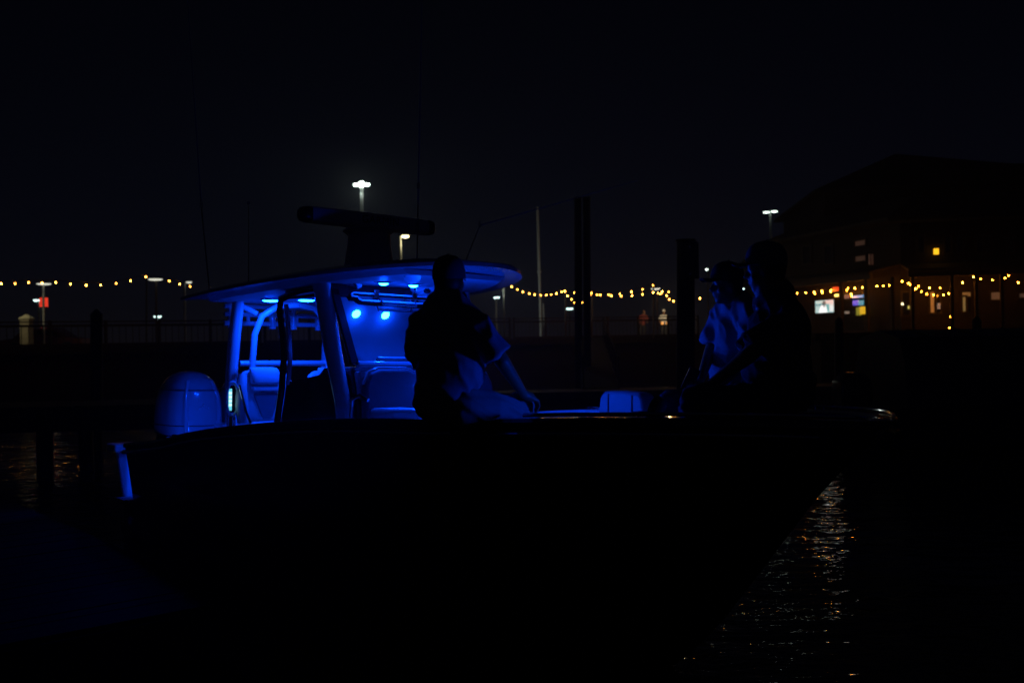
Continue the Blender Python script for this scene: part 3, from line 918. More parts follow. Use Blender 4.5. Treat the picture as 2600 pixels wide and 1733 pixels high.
def person(label, J, face, torso_f, shirt_m, pants_m, cap_m, voxel=.010, hands=True, girth=1.0, seat=None, beard=False, sleeve=.75, group=None, shorts=.62, cap_kw=None, hat=True):
    """J: joint positions in the world. face / torso_f: directions of face and chest."""
    root_loc = Vector(seat) if seat is not None else Vector(J['pelvis'])
    o = thing('person', label, 'person', root_loc, group)
    J = {k: Vector(v) for k, v in J.items()}
    ff, fl, fu = basis(face, (J['head'] - J['neck']) * .6 + Vector((0, 0, .3)))
    tf, tl, tu = basis(torso_f, J['neck'] - J['pelvis'])
    rotT = Matrix((tf, tl, tu)).transposed()
    rotH = Matrix((ff, fl, fu)).transposed()
    hd = J['head']
    b = MB()
    # head with brow, nose, lips, chin, ears
    b.ball(hd + fu * .025 - ff * .012, (.098, .078, .105), rotH, 20, 14)
    b.ball(hd - fu * .045 + ff * .022, (.070, .060, .075), rotH, 16, 10)
    b.ball(hd - fu * .098 + ff * .052, (.028, .034, .024), rotH)
    b.cap_(hd + fu * .02 + ff * .082, hd - fu * .022 + ff * .104, .011, .016, 10)
    b.ball(hd - fu * .06 + ff * .083, (.014, .026, .012), rotH)
    b.ball(hd + fu * .034 + ff * .078, (.014, .052, .012), rotH)
    for s in (-1, 1):
        b.ball(hd + fl * .032 * s + fu * .014 + ff * .070, (.016, .015, .011), rotH)
        b.ball(hd + fl * .076 * s - ff * .012 - fu * .005, (.020, .010, .032), rotH)
        b.ball(hd + fl * .045 * s - fu * .03 + ff * .052, (.024, .022, .026), rotH)
    b.cap_(J['neck'] - tu * .03, hd - fu * .06 - ff * .02, .064 * girth ** 2, .057 * girth ** 1.5)
    # torso core
    ch, pe = J['chest'], J['pelvis']
    b.ball(ch, (.115 * girth, .165, .20), rotT); b.ball(pe + tu * .06, (.12 * girth, .155, .15), rotT)
    b.ball((ch + pe) / 2 + tf * .02 * girth, (.115 * girth, .145 * girth, .2), rotT)
    for s in 'LR':
        b.cap_(J['neck'] - tu * .03, J['sh' + s], .06, .062)
        b.cap_(J['sh' + s], J['el' + s], .055, .042); b.cap_(J['el' + s], J['wr' + s], .044, .027)
        b.cap_(J['hip' + s], J['kn' + s], .085, .056); b.cap_(J['kn' + s], J['an' + s], .057, .038)
        b.cap_(pe, J['hip' + s], .11, .095)
        cm = J['kn' + s].lerp(J['an' + s], .3)
        b.ball(cm - tf * .015, (.055, .05, .10))
        if hands:
            d = J.get('hd' + s, J['wr' + s] * 2 - J['el' + s]) - J['wr' + s]
            hand(b, J['wr' + s], d, J.get('pm' + s, Vector((0, 0, -1))) if 'pm' + s in J else Vector((0, 0, -1)), (1 if s == 'R' else -1), J['cu' + s].x if 'cu' + s in J else .55)
        else:
            b.ball(J['wr' + s] + (J['wr' + s] - J['el' + s]).normalized() * .05, (.05, .04, .05))
    remesh(b, 'body', M_SKIN, o, root_loc, voxel, 4)
    # shirt: torso shell, short sleeves flaring to the cuff, collar
    sh = MB()
    g_ = girth
    sh.ball(ch + tu * .02, (.135 * g_, .19, .205), rotT, 20, 12); sh.ball(ch.lerp(pe, .5) + tf * .02 * g_, (.15 * g_, .185 * g_, .23), rotT, 20, 12)
    sh.ball(pe + tu * .08, (.135 * g_, .175 * g_, .13), rotT, 20, 12)
    sh.tube([pe + tu * -.02, pe + tu * .10], [.14 * g_, .15 * g_], 20, flat=(1, 1))
    for s in 'LR':
        S, E_ = J['sh' + s], J['el' + s]
        cuff = S.lerp(E_, sleeve)
        sh.cap_(J['neck'] - tu * .03, S, .075 * g_, .078); sh.cap_(J['neck'] + tu * .035 - tf * .02, S.lerp(J['neck'], .25) + tu * .02, .072 * g_, .07); sh.ball(S, .082)
        d = (E_ - S).normalized()
        sh.tube([S - d * .02, S.lerp(cuff, .5), cuff], [.080, .083, .094], 16)
        sh.ball(S.lerp(ch, .4), (.10, .10, .14))
    sh.tube([J['neck'] - tu * .04, J['neck'] + tu * .035], [.095 * g_, .078 * g_], 16)

    def folds(c_):
        p_ = c_ * 7.0
        w_ = noise.noise(Vector((p_.x * .9, p_.y * .9, p_.z * .55)) + Vector((3, 1, 7)))
        r_ = 1 - abs(noise.noise(Vector((p_.x * 1.3 + p_.z * .8, p_.y * 1.3 - p_.z * .6, p_.z * .5))))
        return w_ * .6 + (r_ ** 3) * .9 - .4
    so_ = remesh(sh, 'shirt', shirt_m, o, root_loc, voxel * 1.15, 4, (.021, folds))
    # trousers / shorts
    tr = MB()
    tr.ball(pe + tu * .0, (.14 * g_, .178, .12), rotT, 18, 10)
    for s in 'LR':
        H, K, A = J['hip' + s], J['kn' + s], J['an' + s]
        tr.cap_(pe, H, .125, .108); tr.cap_(H, K, .108, .078)
        tr.tube([K, K.lerp(A, .5), K.lerp(A, .92)], [.082, .078, .07], 14)

    def folds2(c_):
        p_ = c_ * 11.0
        return (1 - abs(noise.noise(Vector((p_.x + p_.z * 1.2, p_.y * .7 + p_.z * .7, p_.z * .8))))) ** 2 * 1.1 - .5
    remesh(tr, 'trousers', pants_m, o, root_loc, voxel * 1.15, 3, (.022, folds2))
    # shoes
    for s in 'LR':
        A = J['an' + s]; d = Vector((tf.x, tf.y, 0)).normalized()
        MB().loft([[A + d * x + tl * (y * .042) + Vector((0, 0, z)) for x, y in ((-.07, -.8), (-.08, 0), (-.07, .8), (.06, 1.05), (.15, .9), (.19, 0), (.15, -.9), (.06, -1.05))] for z in (-.085, -.06, -.03)]).build('shoe', M_RUBBER, o, smooth=True, loc=root_loc, bevel=.01)
    # hair and cap
    hr = MB()
    hr.ball(hd + fu * .02 - ff * .028, (.092, .086, .10), rotH, 18, 12)
    hr.ball(hd - fu * .05 - ff * .055, (.05, .066, .06), rotH)
    remesh(hr, 'hair', M_HAIR, o, root_loc, max(voxel, .012), 3)
    if not hat: return o
    kw = cap_kw or {}
    tilt = Matrix.Rotation(kw.get('tilt', R(-6)), 3, fl)
    cf, cu = tilt @ ff, tilt @ fu
    rotC = Matrix((cf, fl, cu)).transposed()
    cp = MB(); rg = []
    cc = hd + fu * .048 - ff * .010
    for z, k in ((-.02, 1.0), (.02, 1.0), (.055, .93), (.085, .78), (.104, .55), (.114, .28), (.117, .05)):
        rg.append([cc + cu * z + cf * (.114 * k * math.cos(a)) + fl * (.094 * k * math.sin(a)) for a in [2 * math.pi * i / 24 for i in range(24)]])
    cp.loft(rg)
    co = cp.build('cap', cap_m, o, smooth=True, loc=root_loc)
    br = MB()
    ed = []
    for lvl in (0, .006):
        row = []
        for i in range(13):
            a = R(-62 + 124 * i / 12)
            row.append((cc + cu * (-.012 + lvl) + cf * (.108 * math.cos(a)) + fl * (.090 * math.sin(a)), cc + cu * (-.020 + lvl - .016 * (abs(math.sin(a)) ** 2) * 1.6 + .004) + cf * (.095 + .092 * math.cos(a) ** .8 if math.cos(a) > 0 else .1) + fl * (.083 * math.sin(a))))
        ed.append(row)
    top_, bot_ = ed[1], ed[0]
    rings_ = [[t_[0], t_[1], b_[1], b_[0]] for t_, b_ in zip(top_, bot_)]
    br.loft(rings_)
    br.build('brim', cap_m, co, smooth=True, loc=None) if False else None
    bo = br.build('cap_brim', cap_m, o, smooth=True, loc=root_loc)
    MB().ball(cc + cu * .118, .007).build('cap_button', cap_m, o, smooth=True, loc=root_loc)
    return o


def A_(x, y, Y): return at(*vv(x, y), Y)


PORT = (BM.to_3x3() @ Vector((0, 1, 0))); FORE = (BM.to_3x3() @ Vector((1, 0, 0)))
M_SHIRT1 = mat('pale blue work shirt', (0.26, 0.30, 0.36), 0.8, var=0.12, bump=0.15, bscale=180)
M_PANTS1 = mat('khaki trousers', (0.27, 0.26, 0.24), 0.85, var=0.12, bump=0.15, bscale=160)
M_CAP1 = mat('dark blue cap', (0.06, 0.07, 0.10), 0.8)
M_SHIRT2 = mat('dark brown shirt', (0.045, 0.036, 0.032), 0.85, var=0.15, bump=0.15, bscale=160)
M_PANTS2 = mat('dark trousers', (0.03, 0.03, 0.034), 0.85)
M_CAP2 = mat('grey cap', (0.14, 0.15, 0.17), 0.8)
M_SHIRT3 = mat('light shirt', (0.34, 0.36, 0.40), 0.8, var=0.1, bump=0.12, bscale=170)
M_CAP3 = mat('black cap', (0.012, 0.012, 0.014), 0.75)
M_TEE = mat('red tee', (0.30, 0.06, 0.05), 0.8)

J1 = dict(pelvis=A_(1020, 925, 5.66), chest=A_(1030, 770, 5.64), neck=A_(1033, 702, 5.62), head=A_(1032, 652, 5.64),
          shL=A_(968, 748, 5.78), shR=A_(1100, 750, 5.50), elL=A_(962, 835, 5.92), elR=A_(1153, 828, 5.50), wrL=A_(1080, 900, 6.10), wrR=A_(1203, 905, 5.70),
          hipL=A_(1008, 935, 5.76), hipR=A_(1062, 935, 5.55), knL=A_(1130, 935, 6.10), knR=A_(1196, 936, 5.84), anL=A_(1135, 1090, 6.18), anR=A_(1200, 1110, 5.92))
J1['anR'] = b2w(5.05, -.44, .965); J1['anL'] = b2w(4.82, -.40, .965)
J1['hdR'] = J1['wrR'] + Vector((.07, .05, -.035)); J1['pmR'] = Vector((-.3, .1, -1)); J1['cuR'] = Vector((.75, 0, 0))
J1['hdL'] = J1['wrL'] + Vector((.06, .06, -.03))
person('person in a light shirt and cap sitting on the near gunwale, back turned', J1, (.12, .98, -.05), PORT * .9 + FORE * .25, M_SHIRT1, M_PANTS1, M_CAP1, seat=A_(1050, 972, 5.62), girth=1.22, sleeve=.86)

J2 = dict(pelvis=A_(1795, 905, 5.12), chest=A_(1790, 775, 5.16), neck=A_(1776, 688, 5.18), head=A_(1757, 622, 5.18),
          shL=A_(1808, 735, 4.98), shR=A_(1784, 732, 5.36), elL=A_(1718, 818, 4.90), elR=A_(1700, 830, 5.42), wrL=A_(1632, 882, 5.02), wrR=A_(1625, 890, 5.30),
          hipL=A_(1788, 918, 5.02), hipR=A_(1785, 918, 5.24), knL=A_(1600, 918, 4.98), knR=A_(1598, 922, 5.36), anL=A_(1610, 1090, 5.02), anR=A_(1605, 1085, 5.4))
J2 = {k: Vector((0, 0, ZC)) + (v - Vector((0, 0, ZC))) * 1.055 for k, v in J2.items()}
J2['anL'] = b2w(5.72, -.10, .97); J2['anR'] = b2w(5.62, .12, .97)
J2['hdL'] = J2['wrL'] + Vector((-.08, .02, -.03)); J2['hdR'] = J2['wrR'] + Vector((-.08, -.02, -.03))
person('person in a dark shirt and grey cap leaning forward on the bow, arms on knees', J2, (-.93, .36, -.05), (-.97, .22, 0), M_SHIRT2, M_PANTS2, M_CAP2, seat=A_(1790, 952, 5.38), girth=1.25, sleeve=.8)

J3 = dict(pelvis=A_(1694, 900, 6.82), chest=A_(1690, 775, 6.74), neck=A_(1688, 700, 6.72), head=A_(1668, 656, 6.68),
          shL=A_(1726, 728, 6.55), shR=A_(1655, 728, 6.86), elL=A_(1730, 815, 6.42), elR=A_(1632, 806, 6.82), wrL=A_(1660, 880, 6.30), wrR=A_(1608, 876, 6.55),
          hipL=A_(1712, 915, 6.70), hipR=A_(1680, 915, 6.90), knL=A_(1592, 930, 6.28), knR=A_(1540, 925, 6.52), anL=A_(1590, 1060, 6.26), anR=A_(1536, 1055, 6.5))
J3['hdL'] = J3['wrL'] + Vector((-.07, -.04, -.03)); J3['hdR'] = J3['wrR'] + Vector((-.06, -.06, .0)); J3['cuR'] = Vector((.9, 0, 0))
person('person in a pale shirt and black cap sitting on the far gunwale, facing the console', J3, (-.98, -.12, -.03), (-.9, -.35, 0), M_SHIRT3, M_PANTS2, M_CAP3, seat=A_(1700, 945, 6.8), girth=1.05, sleeve=.8)
ph = thing('phone', 'small dark phone held in the seated person\'s hand', 'phone', J3['wrR'] + Vector((-.07, -.05, .02)))
MB().box((0, 0, 0), (.075, .012, .15), Matrix.Rotation(R(25), 3, 'Y')).build('phone_body', M_BLACK, ph, bevel=.004)
# ------------------------------------------------------------------ string lights
M_BULBS = [emit('warm bulb', (1.0, 0.37, 0.045), BULB * k) for k in (1.0, .55, 1.35, .8)]
M_BULBS_P = [emit('warm porch bulb', (1.0, 0.30, 0.018), BULB * k) for k in (4.5, 2.5, 6.0, 3.6)]
M_BULB = M_BULBS[0]
M_CABLE = mat('black cable', (0.01, 0.01, 0.01), 0.6)
M_POLE = mat('grey steel pole', (0.45, 0.46, 0.45), 0.45, var=0.2, vscale=2)
M_DPOLE = mat('dark steel pole', (0.05, 0.045, 0.04), 0.5)
bulb_mb = MB().ball((0, 0, 0), (.025, .025, .032), nu=8, nv=6)
bulb0 = None
sock0 = None


def string_light(label, pts, group='strings of warm bulbs along the waterfront'):
    """pts: bulb positions in order along the cable"""
    global bulb0, sock0
    o = thing('string_light', label, 'string lights', pts[0], group)
    base = Vector(pts[0])
    up = Vector((0, 0, .10))
    if len(pts) > 1:
        MB().tube([p + up - base for p in pts], .010, 5).build('cable', M_CABLE, o, smooth=True)
    for p in pts:
        if bulb0 is None:
            b = bulb_mb.build('bulb', M_BULB, o, smooth=True); bulb0 = b
            sk = MB().tube([(0, 0, .035), (0, 0, .10)], .018, 6).build('socket', M_CABLE, b); sock0 = sk
        else:
            b = bulb0.copy(); COL.objects.link(b); b.parent = o
            sk = sock0.copy(); COL.objects.link(sk); sk.parent = b
        b.location = p - base
        b.material_slots[0].link = 'OBJECT'; b.material_slots[0].material = random.choice(M_BULBS_P if 'restaurant' in group else M_BULBS)
        if 'restaurant' in group: b.scale = (.85, .85, .85)
    return o


def S_(lst, y0, y1):
    n_ = len(lst)
    return [at(x, y, y0 + (y1 - y0) * (i / max(1, n_ - 1))) for i, (x, y) in enumerate(lst)]


string_light('long string of bulbs swagging left of the boat hardtop', S_([(3, 720), (38, 720), (73, 717), (107, 718), (141.6, 717), (179, 721), (219, 724), (255.6, 723.5), (295, 719), (331.6, 713), (370.4, 703)], 36, 40))
string_light('short string of bulbs ending beside the pole lamp left of the hardtop', S_([(370.4, 703.2), (429.6, 713), (456.6, 721), (483, 727)], 40.3, 42))
string_light('string of bulbs falling from behind the hardtop past the pale mast', S_([(1194, 733), (1225, 722), (1256, 721), (1299, 727.5), (1313.6, 734.6), (1327.6, 740.6), (1344, 745), (1357.5, 748), (1373, 749.3), (1387, 749), (1399.5, 747.7), (1412.7, 745), (1426, 740.6), (1434, 739)], 44, 46))
string_light('deep round swag of bulbs just right of the pale mast', S_([(1434, 739), (1441, 751), (1451.4, 760), (1459, 767.3), (1468.5, 769.6), (1477.5, 768.8), (1482.8, 765), (1492.5, 758.3), (1499, 749), (1502, 743.6)], 45, 43))
string_light('upper string of bulbs rising toward the white disc lamp', S_([(1434, 739.5), (1458.3, 742.8), (1487.3, 746.7), (1515.7, 748), (1545.4, 748), (1573.6, 745.7), (1603, 740.8), (1631.6, 734.4), (1658, 724)], 47, 47))
string_light('lower string of bulbs running flat below the rising one', S_([(1502, 744), (1524, 748.5), (1552.5, 750.8), (1577, 751.4), (1604.8, 750.4), (1631.4, 747), (1658.4, 742.6)], 46, 46))
string_light('tiny swag of bulbs under the white disc lamp by the tall pile', S_([(1668.6, 740), (1670.8, 744), (1676, 746), (1680, 743.8), (1681.3, 739.5)], 52, 50))
string_light('string of bulbs dropping toward the tall pile with the board', S_([(1697.8, 741), (1692.5, 750.6), (1699.5, 759.4), (1710, 764.3), (1742, 763), (1777, 757)], 44, 44))
string_light('single bulbs glimpsed between the two capped heads on the bow', S_([(1850, 757), (1888, 755.6), (1898, 754)], 50, 52))


# restaurant walls: two faces meeting at a corner
WA, WB_, WC = Vector((16.4, 61.5, 0)), Vector((19.7, 50.3, 0)), Vector((40, 46.5, 0))


def wall_n(a, b):
    d = (b - a).normalized()
    return Vector((d.y, -d.x, 0))


NAB, NBC = wall_n(WA, WB_), wall_n(WB_, WC)
if NAB.dot(Vector((0, 1, 0))) > 0: NAB = -NAB
if NBC.dot(Vector((0, 1, 0))) > 0: NBC = -NBC


def onAB(x, y, off=.0): return hit(x, y, WA + NAB * off, NAB)
def onBC(x, y, off=.0): return hit(x, y, WB_ + NBC * off, NBC)


string_light('upper string of bulbs under the porch eave above the television', [onAB(x, y, .9) for x, y in ((2024, 744.7), (2045.5, 742.8), (2066.8, 740.5), (2087.4, 738.7), (2110.5, 736.4), (2132.6, 734), (2153, 732.8), (2171, 731.7), (2189.7, 729.6), (2226.4, 726.6), (2242.7, 725.4), (2259, 723.8))], 'strings of warm bulbs on the restaurant')
string_light('lower string of bulbs close under the porch eave string', [onAB(x, y, .5) for x, y in ((2068.8, 744.6), (2087.7, 743), (2108.6, 740), (2150, 736.7), (2161, 746), (2162.8, 751.4))], 'strings of warm bulbs on the restaurant')
string_light('low swag of bulbs before the warm lit window', [onBC(x, y, 1.2) for x, y in ((2290.8, 714.3), (2310.4, 722.5), (2325, 732.7), (2340, 740.5), (2353, 746.4), (2370.3, 748.7), (2396, 748.9), (2409, 744.8), (2417, 726))], 'strings of warm bulbs on the restaurant')
string_light('wide shallow swag of bulbs above the warm lit window', [onBC(x, y, 1.6) for x, y in ((2291, 713.5), (2305.9, 719), (2332, 726.9), (2360, 731.2), (2387, 731), (2417.5, 726.5), (2444.4, 717.2), (2471.5, 702.7))], 'strings of warm bulbs on the restaurant')
string_light('string of bulbs hanging straight down a porch post', [onBC(x, y, 1.5) for x, y in ((2415, 745), (2413.4, 776.2), (2412.7, 803.7), (2411, 831.5))], 'strings of warm bulbs on the restaurant')
string_light('string of bulbs at the far right corner of the porch', [onBC(x, y, 1.6) for x, y in ((2471.5, 703), (2490, 708), (2520, 710.8), (2552, 705.7), (2561, 699.7), (2585.4, 717.3), (2606, 722))], 'strings of warm bulbs on the restaurant')


# ------------------------------------------------------------------ lamps on the waterfront
M_LAMPW = emit('cool white lamp glass', (0.80, 1.0, 0.88), 3.5)
M_LAMPB = emit('flood lamp glass', (0.80, 1.0, 0.85), 14.0)
M_LAMPY = emit('yellow lamp glass', (1.0, 0.86, 0.40), 6.0)
M_LAMPD = emit('disc lamp underside', (0.80, 0.80, 0.66), 0.95)
M_LAMPF = emit('far lamp glass', (0.65, 0.95, 0.90), 2.6)


def lamp(label, heads, pole, Y, m, r=(.2, .2, .12), pole_r=.07, pole_m=None, arm=True, cat='street lamp', group='lamp posts along the waterfront', name='street_lamp', light=0, col=(1, 1, 1)):
    """heads: photo points of the lit heads; pole: (top x, top y, base x)"""
    px, py, bx = pole
    top_ = at(px, py, Y)
    base = at(bx, 900, Y); base.z = QZ
    base.x = top_.x + (base.x - top_.x) * .3
    o = thing(name, label, cat, base, group)
    MB().tube([base, top_], [pole_r * 1.3, pole_r], 10).build('pole', pole_m or M_POLE, o, smooth=True, loc=base)
    for hx, hy in heads:
        h_ = at(hx, hy, Y)
        hd_ = MB().ball(h_ + Vector((0, 0, r[2] * .75)), (r[0] * 1.08, r[1] * 1.08, r[2] * .6), nu=16, nv=8).build('lamp_head', M_POLE, o, smooth=True, loc=base)
        MB().ball(h_, r, nu=16, nv=8).build('lamp_glass', m, o, smooth=True, loc=base)
        if arm and (h_ - top_).length > .1:
            MB().tube([top_, h_ + Vector((0, 0, r[2] * .6))], pole_r * .6, 8).build('arm', pole_m or M_POLE, o, smooth=True, loc=base)
    if light:
        ld = bpy.data.lights.new('lamp_light', 'POINT'); ld.energy = light * LAMPK; ld.color = col; ld.shadow_soft_size = .25  # unseen point light added below the heads for extra glow
        lo = bpy.data.objects.new('lamp_light', ld); COL.objects.link(lo); lo.parent = o
        lo.location = sum((at(hx, hy, Y) for hx, hy in heads), Vector()) / len(heads) - base - Vector((0, 0, r[2] + .35))
    return o


lamp('tall floodlight mast with a cluster of bright white heads above the radar', [(903.5, 469), (918, 463.5), (917.5, 472.5), (932.5, 468.5)], (918, 474, 920), 78, M_LAMPB, (.19, .19, .13), .13, light=9000, col=(.85, 1, .9))
lamp('single arm street lamp with a yellow white head below the radar', [(1029, 600)], (1016, 599, 1019), 58, M_LAMPY, (.22, .22, .10), .075, light=500, col=(1, .85, .45))
lamp('twin head white street lamp above the capped head on the bow', [(1946, 539), (1966, 537)], (1956, 541, 1962), 98, M_LAMPW, (.32, .32, .095), .10, light=0)
lamp('flat disc lamp on a post above the red sign', [(111.5, 721)], (110, 722, 108), 44, M_LAMPD, (.31, .31, .042), .045, light=0)
lamp('flat disc lamp without visible post left of the hardtop tip', [(394.6, 709.5)], (396, 711, 396), 44, M_LAMPD, (.31, .31, .05), .04, pole_m=M_DPOLE, light=0)
lamp('small arm lamp with oval head just off the hardtop tip', [(479.8, 716.5)], (468.5, 717, 468), 60, M_LAMPD, (.18, .18, .075), .06, light=0)
lamp('flat disc lamp right of the seated back, above the bulbs', [(1278.5, 724)], (1279, 726, 1279), 50, M_LAMPD, (.27, .27, .05), .04, pole_m=M_DPOLE, light=1500, col=(.85, 1, .9))
lamp('flat disc lamp among the clustered bulbs before the tall pile', [(1664, 733.3)], (1668, 735, 1668), 52, M_LAMPD, (.24, .24, .055), .04, pole_m=M_DPOLE, light=0)
lamp('two headed lamp post partly behind the red sign', [(91, 762), (103, 762)], (98.5, 763, 100), 64, M_LAMPF, (.15, .15, .085), .07, light=0)
lamp('far pair of small lamps high over the rail left of the hardtop', [(394.5, 803.3), (405, 803.3)], (400, 805, 400), 66, M_LAMPF, (.12, .12, .085), .05)
lamp('far pair of small lamps low behind the rail', [(244, 836.5), (253, 836.3)], (248.7, 838, 249), 70, M_LAMPF, (.11, .11, .085), .06)
lamp('pair of small white lamps on a post right of the seated back', [(1257.5, 755.3), (1265, 754.5)], (1259.5, 757, 1262), 62, M_LAMPF, (.10, .10, .07), .06)
lamp('row of three far lamps beneath the deep swag', [(1439, 783.2), (1445.8, 783.6), (1451.5, 783)], (1446, 786, 1446), 70, M_LAMPF, (.10, .10, .085), .04, pole_m=M_DPOLE)
lamp('white lamp seen past the cap brim of the person facing the console', [(1794.5, 683.5)], (1797, 686, 1797), 66, M_LAMPW, (.09, .09, .09), .05, pole_m=M_DPOLE)
lamp('white lamp glimpsed between the two heads on the bow', [(1886.5, 733)], (1890, 736, 1890), 66, M_LAMPF, (.12, .12, .07), .05, pole_m=M_DPOLE)


def post(label, x, y0, x1, y1, Y, r, m, name, cat, group=None, z0=None, cap=True):
    a, b = at(x, y0, Y), at(x1, y1, Y)
    if z0 is not None: b = b + (b - a) * ((z0 - b.z) / (b.z - a.z))
    o = thing(name, label, cat, b, group)
    MB().tube([b, b.lerp(a, .5), a], [r, r * .97, r * .92], 14).build('shaft', m, o, smooth=True, loc=b)
    return o, a, b


# support poles of the string lights
for lb, x, y in (('dark pole holding the bulbs left of the hardtop tip', 372, 695), ('dark pole between the two bulb swags', 1436, 730), ('dark pole where the deep swag ends', 1503, 735), ('dark pole behind the disc lamp holding bulbs', 1659, 718)):
    o, a, b = post(lb, x, y, x, 860, 48.5, .045, M_DPOLE, 'string_light_pole', 'pole', 'poles that carry the bulb strings', QZ)
    MB().tube([a + Vector((0, 0, -.02)), a + Vector((.16, 0, -.02))], .015, 6).build('hook', M_DPOLE, o, smooth=True, loc=b)
# pale mast
o, a, b = post('tall pale steel mast with a collar standing behind the rail', 1364.5, 525, 1372, 797, 54, .075, M_POLE, 'mast', 'mast', None, QZ)
MB().disc(at(1369, 693, 54), (0, 0, 1), .115, .12, 16).build('collar', M_POLE, o, loc=b)
MB().tube([at(1379, 770, 54), at(1382, 830, 54)], .03, 8).build('conduit', M_POLE, o, loc=b)
# pair of dark piles
for lb, x in (('left one of two tall dark mooring piles behind the swag', 1467), ('right one of two tall dark mooring piles behind the swag', 1489)):
    o, a, b = post(lb, x, 505, x + 2, 860, 37, .15, M_DARKWOOD, 'mooring_pile', 'pile', 'pair of tall mooring piles', -1.5)
    MB().disc(a, (0, 0, 1), .17, .06, 14).build('pile_cap', M_DPOLE, o, loc=b)
# near pile with a number board
o, a, b = post('wide dark mooring pile carrying a plain board, left of the capped head', 1741, 614, 1741, 840, 22, .21, M_DARKWOOD, 'mooring_pile', 'pile', None, -1.5)
MB().disc(a, (0, 0, 1), .225, .05, 16).build('pile_cap', M_DPOLE, o, loc=b)
M_BOARD = mat('weathered sign board', (0.11, 0.10, 0.095), 0.7, var=0.35, vscale=6)
bo = MB().box(at(1751, 661, 21.7), (.40, .03, .80)).build('board', M_BOARD, o, loc=b, bevel=.004)
for dz in (-.3, .3):
    MB().disc(at(1751, 661, 21.68) + Vector((0, -.012, dz)), (0, -1, 0), .015, .006, 8).build('bolt', M_STEEL, o, loc=b)

# red sign on a post
M_RED = emit('lit red sign face', (0.85, 0.045, 0.02), 0.95)
M_REDD = emit('dim red sign print', (0.45, 0.006, 0.004), 0.6)
sg_b = at(112, 880, 58); sg_b.z = QZ
sg = thing('red_sign', 'small square lit red sign on a dark post at the far left', 'sign', sg_b)
MB().tube([sg_b, at(112, 776, 58)], .07, 8).build('post', M_DPOLE, sg, loc=sg_b)
MB().box(at(111, 767, 58), (.46, .12, .52)).build('sign_box', M_RED, sg, loc=sg_b, bevel=.015)
f0 = at(111, 767, 58) + Vector((-.02, -.066, .03))
MB().box(f0 + Vector((0, 0, .10)), (.26, .006, .035)).box(f0 + Vector((-.0, 0, -.06)), (.22, .006, .03)).box(f0 + Vector((-.1, 0, -.10)), (.03, .006, .12)).box(f0 + Vector((.07, 0, -.10)), (.03, .006, .12)).box(f0 + Vector((0, 0, -.16)), (.2, .006, .03)).build('sign_print', M_REDD, sg, loc=sg_b)

# stone pier with a pyramid cap
M_STONE = mat('buff stone', (0.42, 0.36, 0.24), 0.85, var=0.3, vscale=3, bump=0.4, bscale=10)
pb = at(68.5, 876, 43); pb.z = QZ
pr = thing('gate_pier', 'buff stone pier with a pale pyramid cap behind the rail', 'pier', pb)
for k in range(6):
    MB().box(pb + Vector((0, 0, .12 + k * .21)), (.40, .40, .202)).build('stone_course', M_STONE, pr, loc=pb, bevel=.008)
MB().loft([[pb + Vector((x * w, y * w, z)) for x, y in ((-1, -1), (1, -1), (1, 1), (-1, 1))] for w, z in ((.24, 1.28), (.24, 1.34), (.03, 1.50))]).build('pier_cap', mat('pale capstone', (.6, .55, .38), .8), pr, loc=pb, bevel=.006)
pl = bpy.data.lights.new('pier_fill_light', 'SPOT'); pl.energy = 55; pl.color = (1, .9, .55); pl.spot_size = R(70); pl.shadow_soft_size = .1  # added spot with no fixture, brightens the stone pier
plo = bpy.data.objects.new('pier_fill_light', pl); COL.objects.link(plo); plo.parent = pr
plo.location = (-.3, -2.2, 3.0); plo.rotation_euler = (Vector((.3, 2.2, -2.1))).to_track_quat('-Z', 'Y').to_euler()

# parked car, its roof catching an orange glow
M_CAR = mat('dark red car paint', (0.20, 0.04, 0.025), 0.3, coat=.6)
M_CGLASS = mat('dark car glass', (0.01, 0.01, 0.012), 0.08)
cb = at(124, 880, 52); cb.z = QZ - .28
car = thing('parked_car', 'dark red car parked beyond the rail at the far left, roof faintly lit', 'car', cb)
car_prof = [(-2.1, .35), (-2.15, .75), (-1.5, .85), (-.9, 1.32), (.5, 1.36), (1.2, .9), (2.05, .78), (2.15, .4)]
MB().loft([[(x * (1 if abs(y) < .8 else .99), y, .35 + (z - .35) * k) for x, z in car_prof] for y, k in ((-.84, .62), (-.80, .98), (-.6, 1.02), (.6, 1.02), (.80, .98), (.84, .62))]).build('body', M_CAR, car, smooth=True)
for s in (-1, 1):
    MB().loft([[(x, y, z) for x, z in ((-.85, .9), (-.75, 1.24), (.45, 1.27), (1.0, .92))] for y in (s * .80, s * .835)]).build('side_window', M_CGLASS, car)
    for x in (-1.35, 1.35):
        w = MB().disc((x, s * .72, .32), (0, 1, 0), .32, .2 * s, 20).build('wheel', M_RUBBER, car, bevel=.02)
        MB().disc((x, s * .9, .32), (0, 1, 0), .19, .025 * s, 14).build('rim', M_STEEL, w)

# ------------------------------------------------------------------ railing along the quay
rl0 = Vector((QUAY[0][0], QUAY[0][1], QZ))


